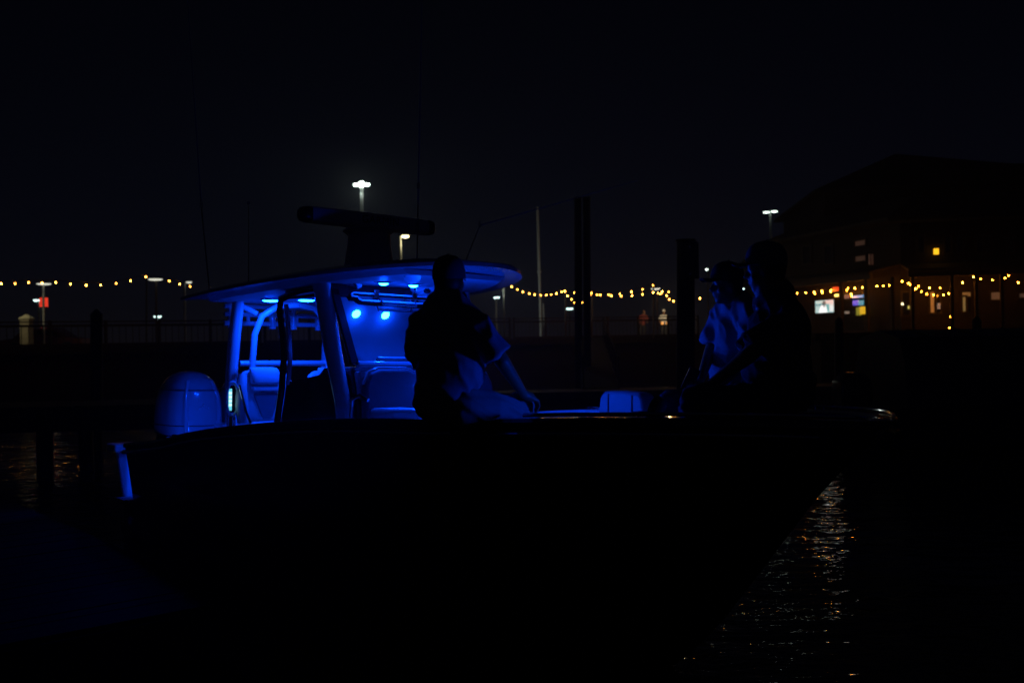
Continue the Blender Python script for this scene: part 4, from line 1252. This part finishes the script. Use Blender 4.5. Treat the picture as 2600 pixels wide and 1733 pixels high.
def railing(label, a, b, n_, hgt=1.07):
    o = thing('railing', label, 'railing', a, 'dark railings along the quay')
    L = (b - a).length; d = (b - a) / L
    rot = Matrix.Rotation(math.atan2(d.y, d.x), 3, 'Z')
    for z, w, h_ in ((hgt, .14, .05), (hgt - .16, .05, .09), (.14, .05, .09)):
        MB().box((a + b) / 2 - a + Vector((0, 0, z)), (L, w, h_), rot).build('rail', M_DARKWOOD, o)
    p0_ = None
    for i in range(n_ + 1):
        if p0_ is None:
            p0_ = MB().box((0, 0, .55), (.11, .11, 1.16)).build('post', M_DARKWOOD, o)
        else:
            q = p0_.copy(); COL.objects.link(q); q.parent = o; q.location = d * (L * i / n_)
    b0_ = None
    for i in range(n_ * 8):
        if i % 8 == 0: continue
        if b0_ is None:
            b0_ = MB().box((0, 0, .52), (.025, .025, .72)).build('baluster', M_DPOLE, o); q = b0_
        else:
            q = b0_.copy(); COL.objects.link(q); q.parent = o
        q.location = d * (L * i / (n_ * 8))
    return o


IN_ = Vector((0, .35, 0))
railing('dark railing along the quay at the left, lamps behind it', Vector((-30, 34.7, QZ)) + IN_, Vector((-11, 43.13, QZ)) + IN_, 10)
railing('dark railing behind the hardtop and engines', Vector((-10.8, 43.2, QZ)) + IN_, Vector((-.1, 47.95, QZ)) + IN_, 6)
railing('dark railing before the two small figures on the quay', Vector((.1, 48, QZ)) + IN_, Vector((9.4, 49.98, QZ)) + IN_, 6)

# ------------------------------------------------------------------ small people on the quay
M_WHITE = mat('white cotton', (0.75, 0.74, 0.68), 0.8)


def small_person(label, x, ytop, Y, lean, shirt, hatm, hat=True, face=(0, -1, 0)):
    hd_ = at(x, ytop + 4, Y)
    b_ = hd_ + Vector((lean * -.5, 0, -1.02)); f = Vector(face)
    J = dict(head=hd_, neck=hd_ + Vector((-lean * .15, .03, -.19)), chest=hd_ + Vector((-lean * .3, .03, -.42)), pelvis=b_ + Vector((0, .05, .28)))
    for s, k in (('L', 1), ('R', -1)):
        J['sh' + s] = J['neck'] + Vector((k * .19, 0, -.06)); J['el' + s] = J['sh' + s] + Vector((k * .07, -.02, -.29)); J['wr' + s] = J['el' + s] + Vector((-k * .06, -.22, -.06))
        J['hip' + s] = J['pelvis'] + Vector((k * .09, 0, -.02)); J['kn' + s] = J['hip' + s] + Vector((k * .02, -.08, -.42)); J['an' + s] = J['kn' + s] + Vector((0, .05, -.40))
    dz = QZ + .09 - J['anL'].z
    for s in 'LR': J['an' + s].z = QZ + .09; J['kn' + s].z = QZ + .50
    return person(label, J, face, face, shirt, M_PANTS2, hatm, voxel=.028, hands=True, group='small figures on the quay', hat=hat)


small_person('small figure in white cap and white shirt standing behind the quay railing', 1685.5, 788, 56, 0, M_WHITE, M_WHITE)
small_person('small figure in a red and pale shirt leaning by the quay railing', 1635, 788, 57, .25, M_TEE, M_WHITE, hat=False, face=(.7, -.7, 0))
tb = at(1687, 840, 54.5); tb.z = QZ
tbl = thing('patio_table', 'small dark patio table in front of the white capped figure', 'table', tb)
MB().disc((0, 0, .71), (0, 0, 1), .42, .03, 24).build('table_top', M_DARKWOOD, tbl)
MB().tube([(0, 0, 0), (0, 0, .71)], .04, 10).build('leg', M_DPOLE, tbl)
MB().disc((0, 0, 0), (0, 0, 1), .25, .03, 18).build('foot', M_DPOLE, tbl)
M_CANDLE = emit('orange candle glass', (1.0, 0.33, 0.03), 1.0)
for lb, dx in (('left orange candle jar on the patio table', -.13), ('right orange candle jar on the patio table', .14)):
    cj = thing('candle_jar', lb, 'candle', tb + Vector((dx, -.15, .742)), 'candle jars on the patio table')
    MB().tube([(0, 0, 0), (0, 0, .10), (0, 0, .14)], [.065, .07, .055], 14).build('jar', M_CANDLE, cj, smooth=True)
cl_ = bpy.data.lights.new('table_fill_light', 'POINT'); cl_.energy = 70; cl_.color = (1, .75, .45); cl_.shadow_soft_size = .1  # added unseen point light above the table, brightens the small figures
clo = bpy.data.objects.new('table_fill_light', cl_); COL.objects.link(clo); clo.location = tb + Vector((.1, -.4, 1.9))

# ------------------------------------------------------------------ restaurant
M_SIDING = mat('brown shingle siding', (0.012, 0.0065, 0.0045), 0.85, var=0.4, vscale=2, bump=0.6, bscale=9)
M_TRIM = mat('dark brown trim', (0.025, 0.016, 0.012), 0.7)
M_ROOFS = mat('dark roof shingles', (0.02, 0.016, 0.015), 0.9, var=0.3, vscale=4, bump=0.5, bscale=14)
M_WIND = mat('dark window glass', (0.012, 0.012, 0.016), 0.08)
rb = WB_.copy(); rb.z = QZ
rest = thing('restaurant', 'dark shingled two storey waterfront restaurant with a porch strung with bulbs', 'building', rb)
rest.location = (0, 0, 0)
Z1, Z2 = QZ, 7.75
AB = WB_ - WA; BC = WC - WB_
back = Vector((18, 78, 0)); back2 = Vector((44, 70, 0))


def V3(p, z): return Vector((p.x, p.y, z))


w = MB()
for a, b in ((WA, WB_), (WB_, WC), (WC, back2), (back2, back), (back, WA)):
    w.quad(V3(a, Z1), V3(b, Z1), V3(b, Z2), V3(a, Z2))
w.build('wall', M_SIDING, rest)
# shingle courses standing proud of the wall
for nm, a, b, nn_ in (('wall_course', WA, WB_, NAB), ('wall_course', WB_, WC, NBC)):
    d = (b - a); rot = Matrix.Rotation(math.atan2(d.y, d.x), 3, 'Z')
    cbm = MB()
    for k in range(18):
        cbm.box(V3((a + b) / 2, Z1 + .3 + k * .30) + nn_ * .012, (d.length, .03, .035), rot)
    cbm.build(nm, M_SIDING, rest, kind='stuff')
# lower hip roof with overhang
ov = .9
ea = WA + NAB * ov - AB.normalized() * .6; eb = WB_ + NAB * ov + NBC * ov; ec = WC + NBC * ov
rw = MB()
rw.loft([[V3(ea, Z2 - .12), V3(eb, Z2 - .12), V3(ec, Z2 - .12), V3(back2, Z2 - .12), V3(back, Z2 - .12)], [V3(ea, Z2 + .06), V3(eb, Z2 + .06), V3(ec, Z2 + .06), V3(back2, Z2 + .06), V3(back, Z2 + .06)],
         [V3(p, 10.1) for p in (Vector((21.5, 65, 0)), Vector((23.5, 58, 0)), Vector((38, 56, 0)), Vector((40, 66, 0)), Vector((24, 70, 0)))]])
rw.build('roof', M_ROOFS, rest)
# taller block behind
TBX = [Vector((20.4, 64.5, 0)), Vector((44, 58, 0)), Vector((46, 74, 0)), Vector((22, 80, 0))]
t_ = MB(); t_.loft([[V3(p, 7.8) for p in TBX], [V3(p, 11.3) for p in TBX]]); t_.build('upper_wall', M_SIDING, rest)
tr_ = MB()
cx_ = sum(TBX, Vector()) / 4
tr_.loft([[V3(cx_ + (p - cx_) * 1.06, 11.25) for p in TBX], [V3(cx_ + (p - cx_) * 1.06, 11.42) for p in TBX], [p for p in (Vector((26.4, 68, 14.35)), Vector((33.5, 66.5, 13.3)), Vector((34, 69, 13.3)), Vector((27.5, 71, 14.35)))]])
tr_.build('upper_roof', M_ROOFS, rest)
# porch roof, beam, posts on both faces
PZ = 4.95
for a, b, nn_ in ((WA, WB_, NAB), (WB_, WC, NBC)):
    d = (b - a).normalized(); rot = Matrix.Rotation(math.atan2(d.y, d.x), 3, 'Z'); L = (b - a).length
    pr_ = MB()
    pr_.loft([[V3(a, PZ + .5), V3(b, PZ + .5), V3(b + nn_ * 1.9, PZ + .12), V3(a + nn_ * 1.9, PZ + .12)], [V3(a, PZ + .62), V3(b, PZ + .62), V3(b + nn_ * 1.9, PZ + .24), V3(a + nn_ * 1.9, PZ + .24)]])
    pr_.build('porch_roof', M_ROOFS, rest)
    MB().box(V3((a + b) / 2 + nn_ * 1.75, PZ - .02), (L, .14, .26), rot).build('porch_beam', M_TRIM, rest)
    for x in ((2008, 2136, 2203, 2266) if nn_ is NAB else (2318, 2418, 2480, 2545, 2640)):
        q = (onAB if nn_ is NAB else onBC)(x, 800, 1.75)
        MB().box(V3(q, (QZ + PZ - .15) / 2), (.16, .16, PZ - .15 - QZ), rot).build('porch_post', M_TRIM, rest, bevel=.01)


def panel(face, x0, y0, x1, y1, m, name, depth=.04, off=.03, parent=rest, frame=None):
    f = onAB if face == 'AB' else onBC
    nn_ = NAB if face == 'AB' else NBC
    p = f((x0 + x1) / 2, (y0 + y1) / 2, off)
    wd = (f(x1, (y0 + y1) / 2, off) - f(x0, (y0 + y1) / 2, off)).length
    ht = (f((x0 + x1) / 2, y0, off) - f((x0 + x1) / 2, y1, off)).length
    d = AB.normalized() if face == 'AB' else BC.normalized()
    rot = Matrix.Rotation(math.atan2(d.y, d.x), 3, 'Z')
    o = MB().box(p, (wd, depth, ht), rot).build(name, m, parent)
    if frame:
        for s in (-1, 1):
            MB().box(p + d * (s * (wd / 2 + .05)) + nn_ * .02, (.10, depth + .05, ht + .2), rot).build('frame', frame, o)
            MB().box(p + Vector((0, 0, s * (ht / 2 + .05))) + nn_ * .02, (wd, depth + .05, .10), rot).build('frame', frame, o)
    return o, p, wd, ht, rot, nn_


LITW = emit('warm window', (0.62, 0.22, 0.07), 0.22)
LITG = emit('pale interior window', (0.45, 0.42, 0.18), 0.16)
LITD = emit('dim red blind window', (0.30, 0.07, 0.035), 0.055)
LITGR = emit('dim grey window', (0.16, 0.15, 0.15), 0.10)
panel('AB', 2172, 611, 2198, 623, LITD, 'window', frame=M_TRIM)
panel('AB', 2173, 650, 2199, 662, LITD, 'window', frame=M_TRIM)
for x in (2206, 2213):
    panel('AB', x, 645, x + 4, 672, LITD, 'window')
for x in (2040, 2095): panel('AB', x, 625, x + 20, 668, M_WIND, 'window', frame=M_TRIM)
panel('BC', 2362, 741, 2373, 793, LITW, 'lit_window', frame=M_TRIM)
panel('BC', 2377, 745, 2386, 793, M_WIND, 'window', frame=M_TRIM)
panel('BC', 2444, 742, 2464, 752, emit('dim amber glass', (.35, .22, .1), .16), 'window')
panel('BC', 2444, 754, 2451, 790, LITG, 'lit_window', frame=M_TRIM)
panel('BC', 2452, 758, 2463, 790, M_WIND, 'window')
panel('BC', 2516, 742, 2538, 760, LITGR, 'window', frame=M_TRIM)
panel('BC', 2588, 745, 2606, 755, LITGR, 'window', frame=M_TRIM)
panel('BC', 2292, 742, 2308, 800, M_WIND, 'door', frame=M_TRIM)
panel('BC', 2288.5, 745, 2291.5, 800, emit('door light slit', (.55, .28, .10), .2), 'sidelight')
for x in (2330, 2400, 2430, 2480, 2500, 2560): panel('BC', x, 600, x + 14, 640, M_WIND, 'window', frame=M_TRIM)
# bar doorway: a black sheet stands in for its dark depth
panel('AB', 2144, 740, 2194, 840, M_BLACKP, 'bar_dark_sheet', .03, .0, frame=M_TRIM)


def wall_thing(name, label, cat, face, x0, y0, x1, y1, m, partname, depth=.08, off=.12, group=None):
    f = onAB if face == 'AB' else onBC
    base = f((x0 + x1) / 2, y1, off)
    o = thing(name, label, cat, base, group)
    r_ = panel(face, x0, y0, x1, y1, m, partname, depth, off)
    r_[0].parent = o
    r_[0].location = -base
    return o, r_


# television with a picture on it
tvm = bpy.data.materials.new('television picture'); tvm.use_nodes = True
o, r_ = wall_thing('television', 'bright wall television showing a figure in white, under the porch bulbs', 'television', 'AB', 2070.5, 761.5, 2118.5, 794, M_BLACKP, 'casing', .06, .16)
base = Vector(o.location); nn_ = r_[5]; d = AB.normalized()
zup = Vector((0, 0, 1))


def on_tv(u, v, e): return r_[1] + d * (u * r_[2] / 2) + zup * (v * r_[3] / 2) + nn_ * (.034 + e)


def tv_poly(pts, col, st, e, nm):
    mb_ = MB(); mb_.v = [on_tv(u, v, e) for u, v in pts]; mb_.face(range(len(pts)))
    return mb_.build(nm, emit(nm, col, st * .75), o, loc=base)


sc_ = tv_poly([(-.97, -.96), (.97, -.96), (.97, .96), (-.97, .96)], (.55, .82, .80), 1.0, 0, 'screen')
for pts, col, st, e in (([(-.95, .15), (-.2, .18), (-.2, .42), (-.95, .38)], (.05, .33, .40), .9, .002), ([(-.95, .45), (-.25, .48), (-.25, .93), (-.95, .93)], (.62, .85, .80), 1.0, .002),
                        ([(.15, .3), (.95, .2), (.95, .94), (.15, .94)], (1.0, .72, .66), 1.1, .002), ([(.1, -.7), (.5, -.7), (.5, .3), (.2, .45)], (.16, .62, .62), .9, .003),
                        ([(.55, -.8), (.95, -.8), (.95, .15), (.55, .2)], (.9, .95, .95), 1.2, .003), ([(-.6, -.94), (.3, -.94), (.22, -.1), (.05, .2), (-.3, .2), (-.5, -.3)], (1, .98, .95), 1.6, .004),
                        ([(-.2, .2), (.12, .2), (.2, .55), (.1, .85), (-.15, .85), (-.24, .5)], (.08, .20, .26), .6, .006), ([(-.08, -.15), (.06, -.15), (.12, .22), (-.14, .22)], (.45, .5, .5), .8, .007)):
    tv_poly(pts, col, st, e, 'picture')
# red exit style sign: red box with dark upright strokes
o, r_ = wall_thing('red_wall_sign', 'small glowing red sign above the television between two bulbs', 'sign', 'AB', 2115, 728.5, 2130, 738.5, emit('red sign glow', (1.0, .03, .008), 1.3), 'face', .08, .3)
base = Vector(o.location)
for k in range(4):
    MB().box(r_[1] + d * ((-.33 + .22 * k) * r_[2]) + r_[5] * .045, (.025, .006, r_[3] * .7), r_[4]).build('stroke', M_REDD, o, loc=base)
wall_thing('wall_lamp', 'square yellow lamp under the red sign', 'wall lamp', 'AB', 2121, 746.5, 2131, 752.5, emit('yellow lamp glow', (1, .6, .12), 3.0), 'glass', .1, .2)
wall_thing('wall_lamp', 'amber lantern glowing on the upper storey', 'wall lamp', 'BC', 2371.5, 631, 2382.5, 645.5, emit('amber lantern glass', (1, .48, .015), 1.5), 'glass', .2, .25)
wall_thing('wall_lamp', 'dim orange sconce beside the end of the porch string', 'wall lamp', 'AB', 2260, 719, 2267, 729, emit('orange sconce', (.8, .16, .01), .5), 'glass', .15, .2)
wall_thing('wall_lamp', 'tiny white lamp on the dark door', 'wall lamp', 'BC', 2289.2, 769, 2293.5, 774, emit('small white lamp', (1, .9, .5), 3.0), 'glass', .1, .2)
wall_thing('wall_lamp', 'small pale green lamp beside the dark door', 'wall lamp', 'BC', 2305.5, 776, 2309, 784, emit('pale green lamp', (.6, .55, .12), .8), 'glass', .1, .2)
wall_thing('monitor', 'long pale blue strip screen in the bar doorway', 'screen', 'AB', 2164.5, 749.5, 2192, 756, emit('pale blue screen', (.05, .35, .75), .8), 'screen', .05, .25)
wall_thing('monitor', 'deep blue screen below the pale strip in the bar doorway', 'screen', 'AB', 2166, 762, 2180, 775, emit('deep blue screen', (.01, .06, .75), .8), 'screen', .05, .25)
wall_thing('monitor', 'teal screen beside the deep blue one in the bar doorway', 'screen', 'AB', 2180.4, 762, 2192.5, 774.5, emit('teal screen', (.01, .32, .45), .8), 'screen', .05, .25)
wall_thing('drinks_cooler', 'yellow lit drinks cooler at the foot of the bar screens', 'cooler', 'AB', 2188, 778, 2193.5, 797, emit('yellow cooler glow', (.9, .5, .02), .8), 'door', .2, .25)
wall_thing('drinks_cooler', 'dim green lit drinks cooler left of the yellow one', 'cooler', 'AB', 2177.5, 780, 2184, 800, emit('dim green cooler glow', (.4, .4, .03), .35), 'door', .2, .25)
wall_thing('menu_board', 'small pale board low in the bar doorway', 'board', 'AB', 2145, 790, 2156, 796, emit('pale board', (.4, .33, .28), .35), 'face', .03, .25)
wall_thing('menu_board', 'dim violet poster high in the bar doorway', 'poster', 'AB', 2144, 748, 2156, 758, emit('violet poster', (.12, .08, .2), .25), 'face', .03, .25)
wall_thing('shelf', 'stack of pale glassware in the window by the warm pane', 'glassware', 'BC', 2380, 769, 2387, 784, emit('pale glassware', (.35, .36, .36), .2), 'glasses', .1, .2)

# ------------------------------------------------------------------ floating docks, gangway, moored boat
def dock(label, a, b, wdt, z=.42):
    d = (b - a); L = d.length; d = d.normalized(); rot = Matrix.Rotation(math.atan2(d.y, d.x), 3, 'Z')
    o = thing('floating_dock', label, 'dock', V3(a, 0), 'floating docks below the quay')
    mid = (b - a) / 2
    MB().box(mid + Vector((0, 0, z - .22)), (L, wdt - .1, .3), rot).build('float', M_DARKWOOD, o)
    nrm_ = Vector((-d.y, d.x, 0))
    for s in (-1, 1):
        MB().box(mid + nrm_ * (s * (wdt / 2 - .03)) + Vector((0, 0, z - .06)), (L, .06, .16), rot).build('edge_board', M_WOOD, o)
    k = max(2, min(280, int(L / .16)))
    p0_ = None
    for i in range(k):
        loc_ = d * (L * (i + .5) / k) + Vector((0, 0, z + .035 + random.uniform(-.003, .003)))
        if p0_ is None:
            p0_ = MB().box((0, 0, 0), (L / k - .012, wdt, .035), rot).build('plank', M_WOOD, o); q = p0_
        else:
            q = p0_.copy(); COL.objects.link(q); q.parent = o
        q.location = loc_
    return o


dk = dock('long low wharf behind the engines at the left, raised to block reflections', Vector((-13, 16.9, 0)), Vector((-2.6, 18.0, 0)), 1.9, 1.0)  # dock lifted to this height so it blocks bulb reflections on the water
for i in range(5):
    for s_ in (-.8, .8):
        MB().tube([Vector((.8 + i * 2.2, s_ + i * .23, -1.5)), Vector((.8 + i * 2.2, s_ + i * .23, .95))], .13, 10).build('pile', M_DARKWOOD, dk, smooth=True)
fl_ = BM @ Vector((-2.4, -3.25, 0)); fl_.z = 0  # pier added to cover water that would mirror the bulbs
fp = thing('added_finger_pier', 'added dark finger pier by the boat stern, covering reflective water, washed with dim blue light', 'dock', fl_, 'floating docks below the quay', rot=(0, 0, TH))
pk = None
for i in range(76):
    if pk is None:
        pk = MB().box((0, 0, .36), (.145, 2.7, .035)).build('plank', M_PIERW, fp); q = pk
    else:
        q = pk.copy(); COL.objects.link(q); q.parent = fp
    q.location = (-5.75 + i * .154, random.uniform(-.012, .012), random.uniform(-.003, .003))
for s_ in (-1, 1):
    MB().box((0, s_ * 1.36, .24), (11.7, .05, .2)).build('edge_board', M_DARKWOOD, fp)
MB().box((5.87, 0, .24), (.05, 2.7, .2)).build('edge_board', M_DARKWOOD, fp)
MB().box((0, 0, .05), (11.5, 2.55, .3)).build('float', M_DARKWOOD, fp)
dock('floating dock reaching across behind the bow', Vector((-4, 30, 0)), Vector((14, 31.5, 0)), 1.8)
dock('floating dock in the dark at the right below the restaurant', Vector((9.5, 27, 0)), Vector((30, 24, 0)), 1.8)
gb = Vector((2.75, 31.0, .46))
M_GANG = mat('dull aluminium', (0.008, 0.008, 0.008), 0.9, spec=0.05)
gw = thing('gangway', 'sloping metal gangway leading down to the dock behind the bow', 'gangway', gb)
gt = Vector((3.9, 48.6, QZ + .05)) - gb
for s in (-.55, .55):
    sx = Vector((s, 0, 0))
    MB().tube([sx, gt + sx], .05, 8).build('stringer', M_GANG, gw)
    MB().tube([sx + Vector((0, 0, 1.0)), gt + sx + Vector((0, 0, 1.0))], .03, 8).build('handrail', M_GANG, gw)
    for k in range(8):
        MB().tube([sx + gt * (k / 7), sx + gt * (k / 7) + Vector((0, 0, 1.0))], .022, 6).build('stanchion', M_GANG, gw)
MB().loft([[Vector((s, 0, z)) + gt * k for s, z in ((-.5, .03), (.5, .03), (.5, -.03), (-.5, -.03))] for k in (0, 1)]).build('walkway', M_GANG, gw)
for lb, x, y, Y in (('slim dark dock pile behind the hardtop', 245, 800, 19.2), ('slim dark dock pile between hardtop and seated back', 600, 800, 28), ('slim dark dock pile right of the capped heads', 2130, 815, 27.5), ('slim dark dock pile near the frame edge at the right', 2480, 815, 25.5)):
    o, a, b = post(lb, x, y, x, 1000, Y, .12, M_DARKWOOD, 'dock_pile', 'pile', 'slim dock piles', -1.5)
    MB().tube([a, a + Vector((0, 0, .12))], [.13, .02], 12).build('cone_cap', M_DPOLE, o, loc=b)

# dark boat moored at the right, tall cover added to block bulb glitter
mb0 = Vector((8.2, 17.8, 0))
mbt = thing('moored_boat', 'dark motorboat moored in the shadow at the right, tall blue cover added to block glitter', 'boat', mb0, rot=(0, 0, R(8)))
st_ = []
for x, b_, k, s_ in ((-2.0, 1.0, -.2, .77), (-1.0, 1.1, -.25, .78), (.5, 1.1, -.25, .85), (1.8, .95, -.15, .95), (2.8, .5, .2, 1.08), (3.2, .05, .7, 1.15)):
    st_.append([(x, -b_, s_), (x, -b_ * .85, .1 + max(0, k)), (x, 0, k), (x, b_ * .85, .1 + max(0, k)), (x, b_, s_)])
M_DBLUE = mat('dark blue boat paint', (0.012, 0.015, 0.03), 0.35)
MB().loft(st_, closed=False).build('hull', M_DBLUE, mbt, smooth=True)
MB().loft([[(x, -b_ * .97, s_ - .02), (x, b_ * .97, s_ - .02)] for x, b_, s_ in ((-2.0, 1.0, .77), (-1.0, 1.1, .78), (.5, 1.1, .85), (1.8, .95, .95), (2.8, .5, 1.08), (3.2, .05, 1.15))], closed=False).build('cover', M_DBLUE, mbt)
MB().loft([[(x, y * k, z) for y, z in ((-.95, .75), (-.9, 1.5), (-.7, 1.95), (0, 2.08), (.7, 1.95), (.9, 1.5), (.95, .75))] for x, k in ((-1.75, .96), (-1.6, 1), (1.4, 1), (2.2, .75), (2.5, .4))]).build('blocking_cover', M_DBLUE, mbt, smooth=True)
for x in (-1.2, -.3, .6, 1.5):
    MB().tube([(x, y * 1.01 * (1 if x < 1.4 else .95), z + .008) for y, z in ((-.95, .78), (-.9, 1.5), (-.7, 1.95), (0, 2.08), (.7, 1.95), (.9, 1.5), (.95, .78))], .014, 6).build('cover_strap', M_RUBBER, mbt, smooth=True)
MB().loft([[(-2.25 + x * k, y * k, z) for x, y in ((-.3, -.2), (.25, -.22), (.25, .22), (-.3, .2))] for z, k in ((.75, .9), (.9, 1.05), (1.2, 1), (1.35, .6))]).build('outboard_cowl', M_BLACKP, mbt, smooth=True, bevel=.03)

# ------------------------------------------------------------------ damp night air round the whole place
M_HAZE = bpy.data.materials.new('damp night air'); M_HAZE.use_nodes = True
n = M_HAZE.node_tree.nodes; l = M_HAZE.node_tree.links; n.clear()
ho_ = n.new('ShaderNodeOutputMaterial'); hv = n.new('ShaderNodeVolumePrincipled')
hv.inputs['Color'].default_value = (0.9, 0.94, 1, 1); hv.inputs['Density'].default_value = 0.0011; hv.inputs['Anisotropy'].default_value = 0.55
l.new(hv.outputs[0], ho_.inputs['Volume'])
MB().box((0, 122, 6.5), (640, 376, 19)).build('haze', M_HAZE, kind='stuff')
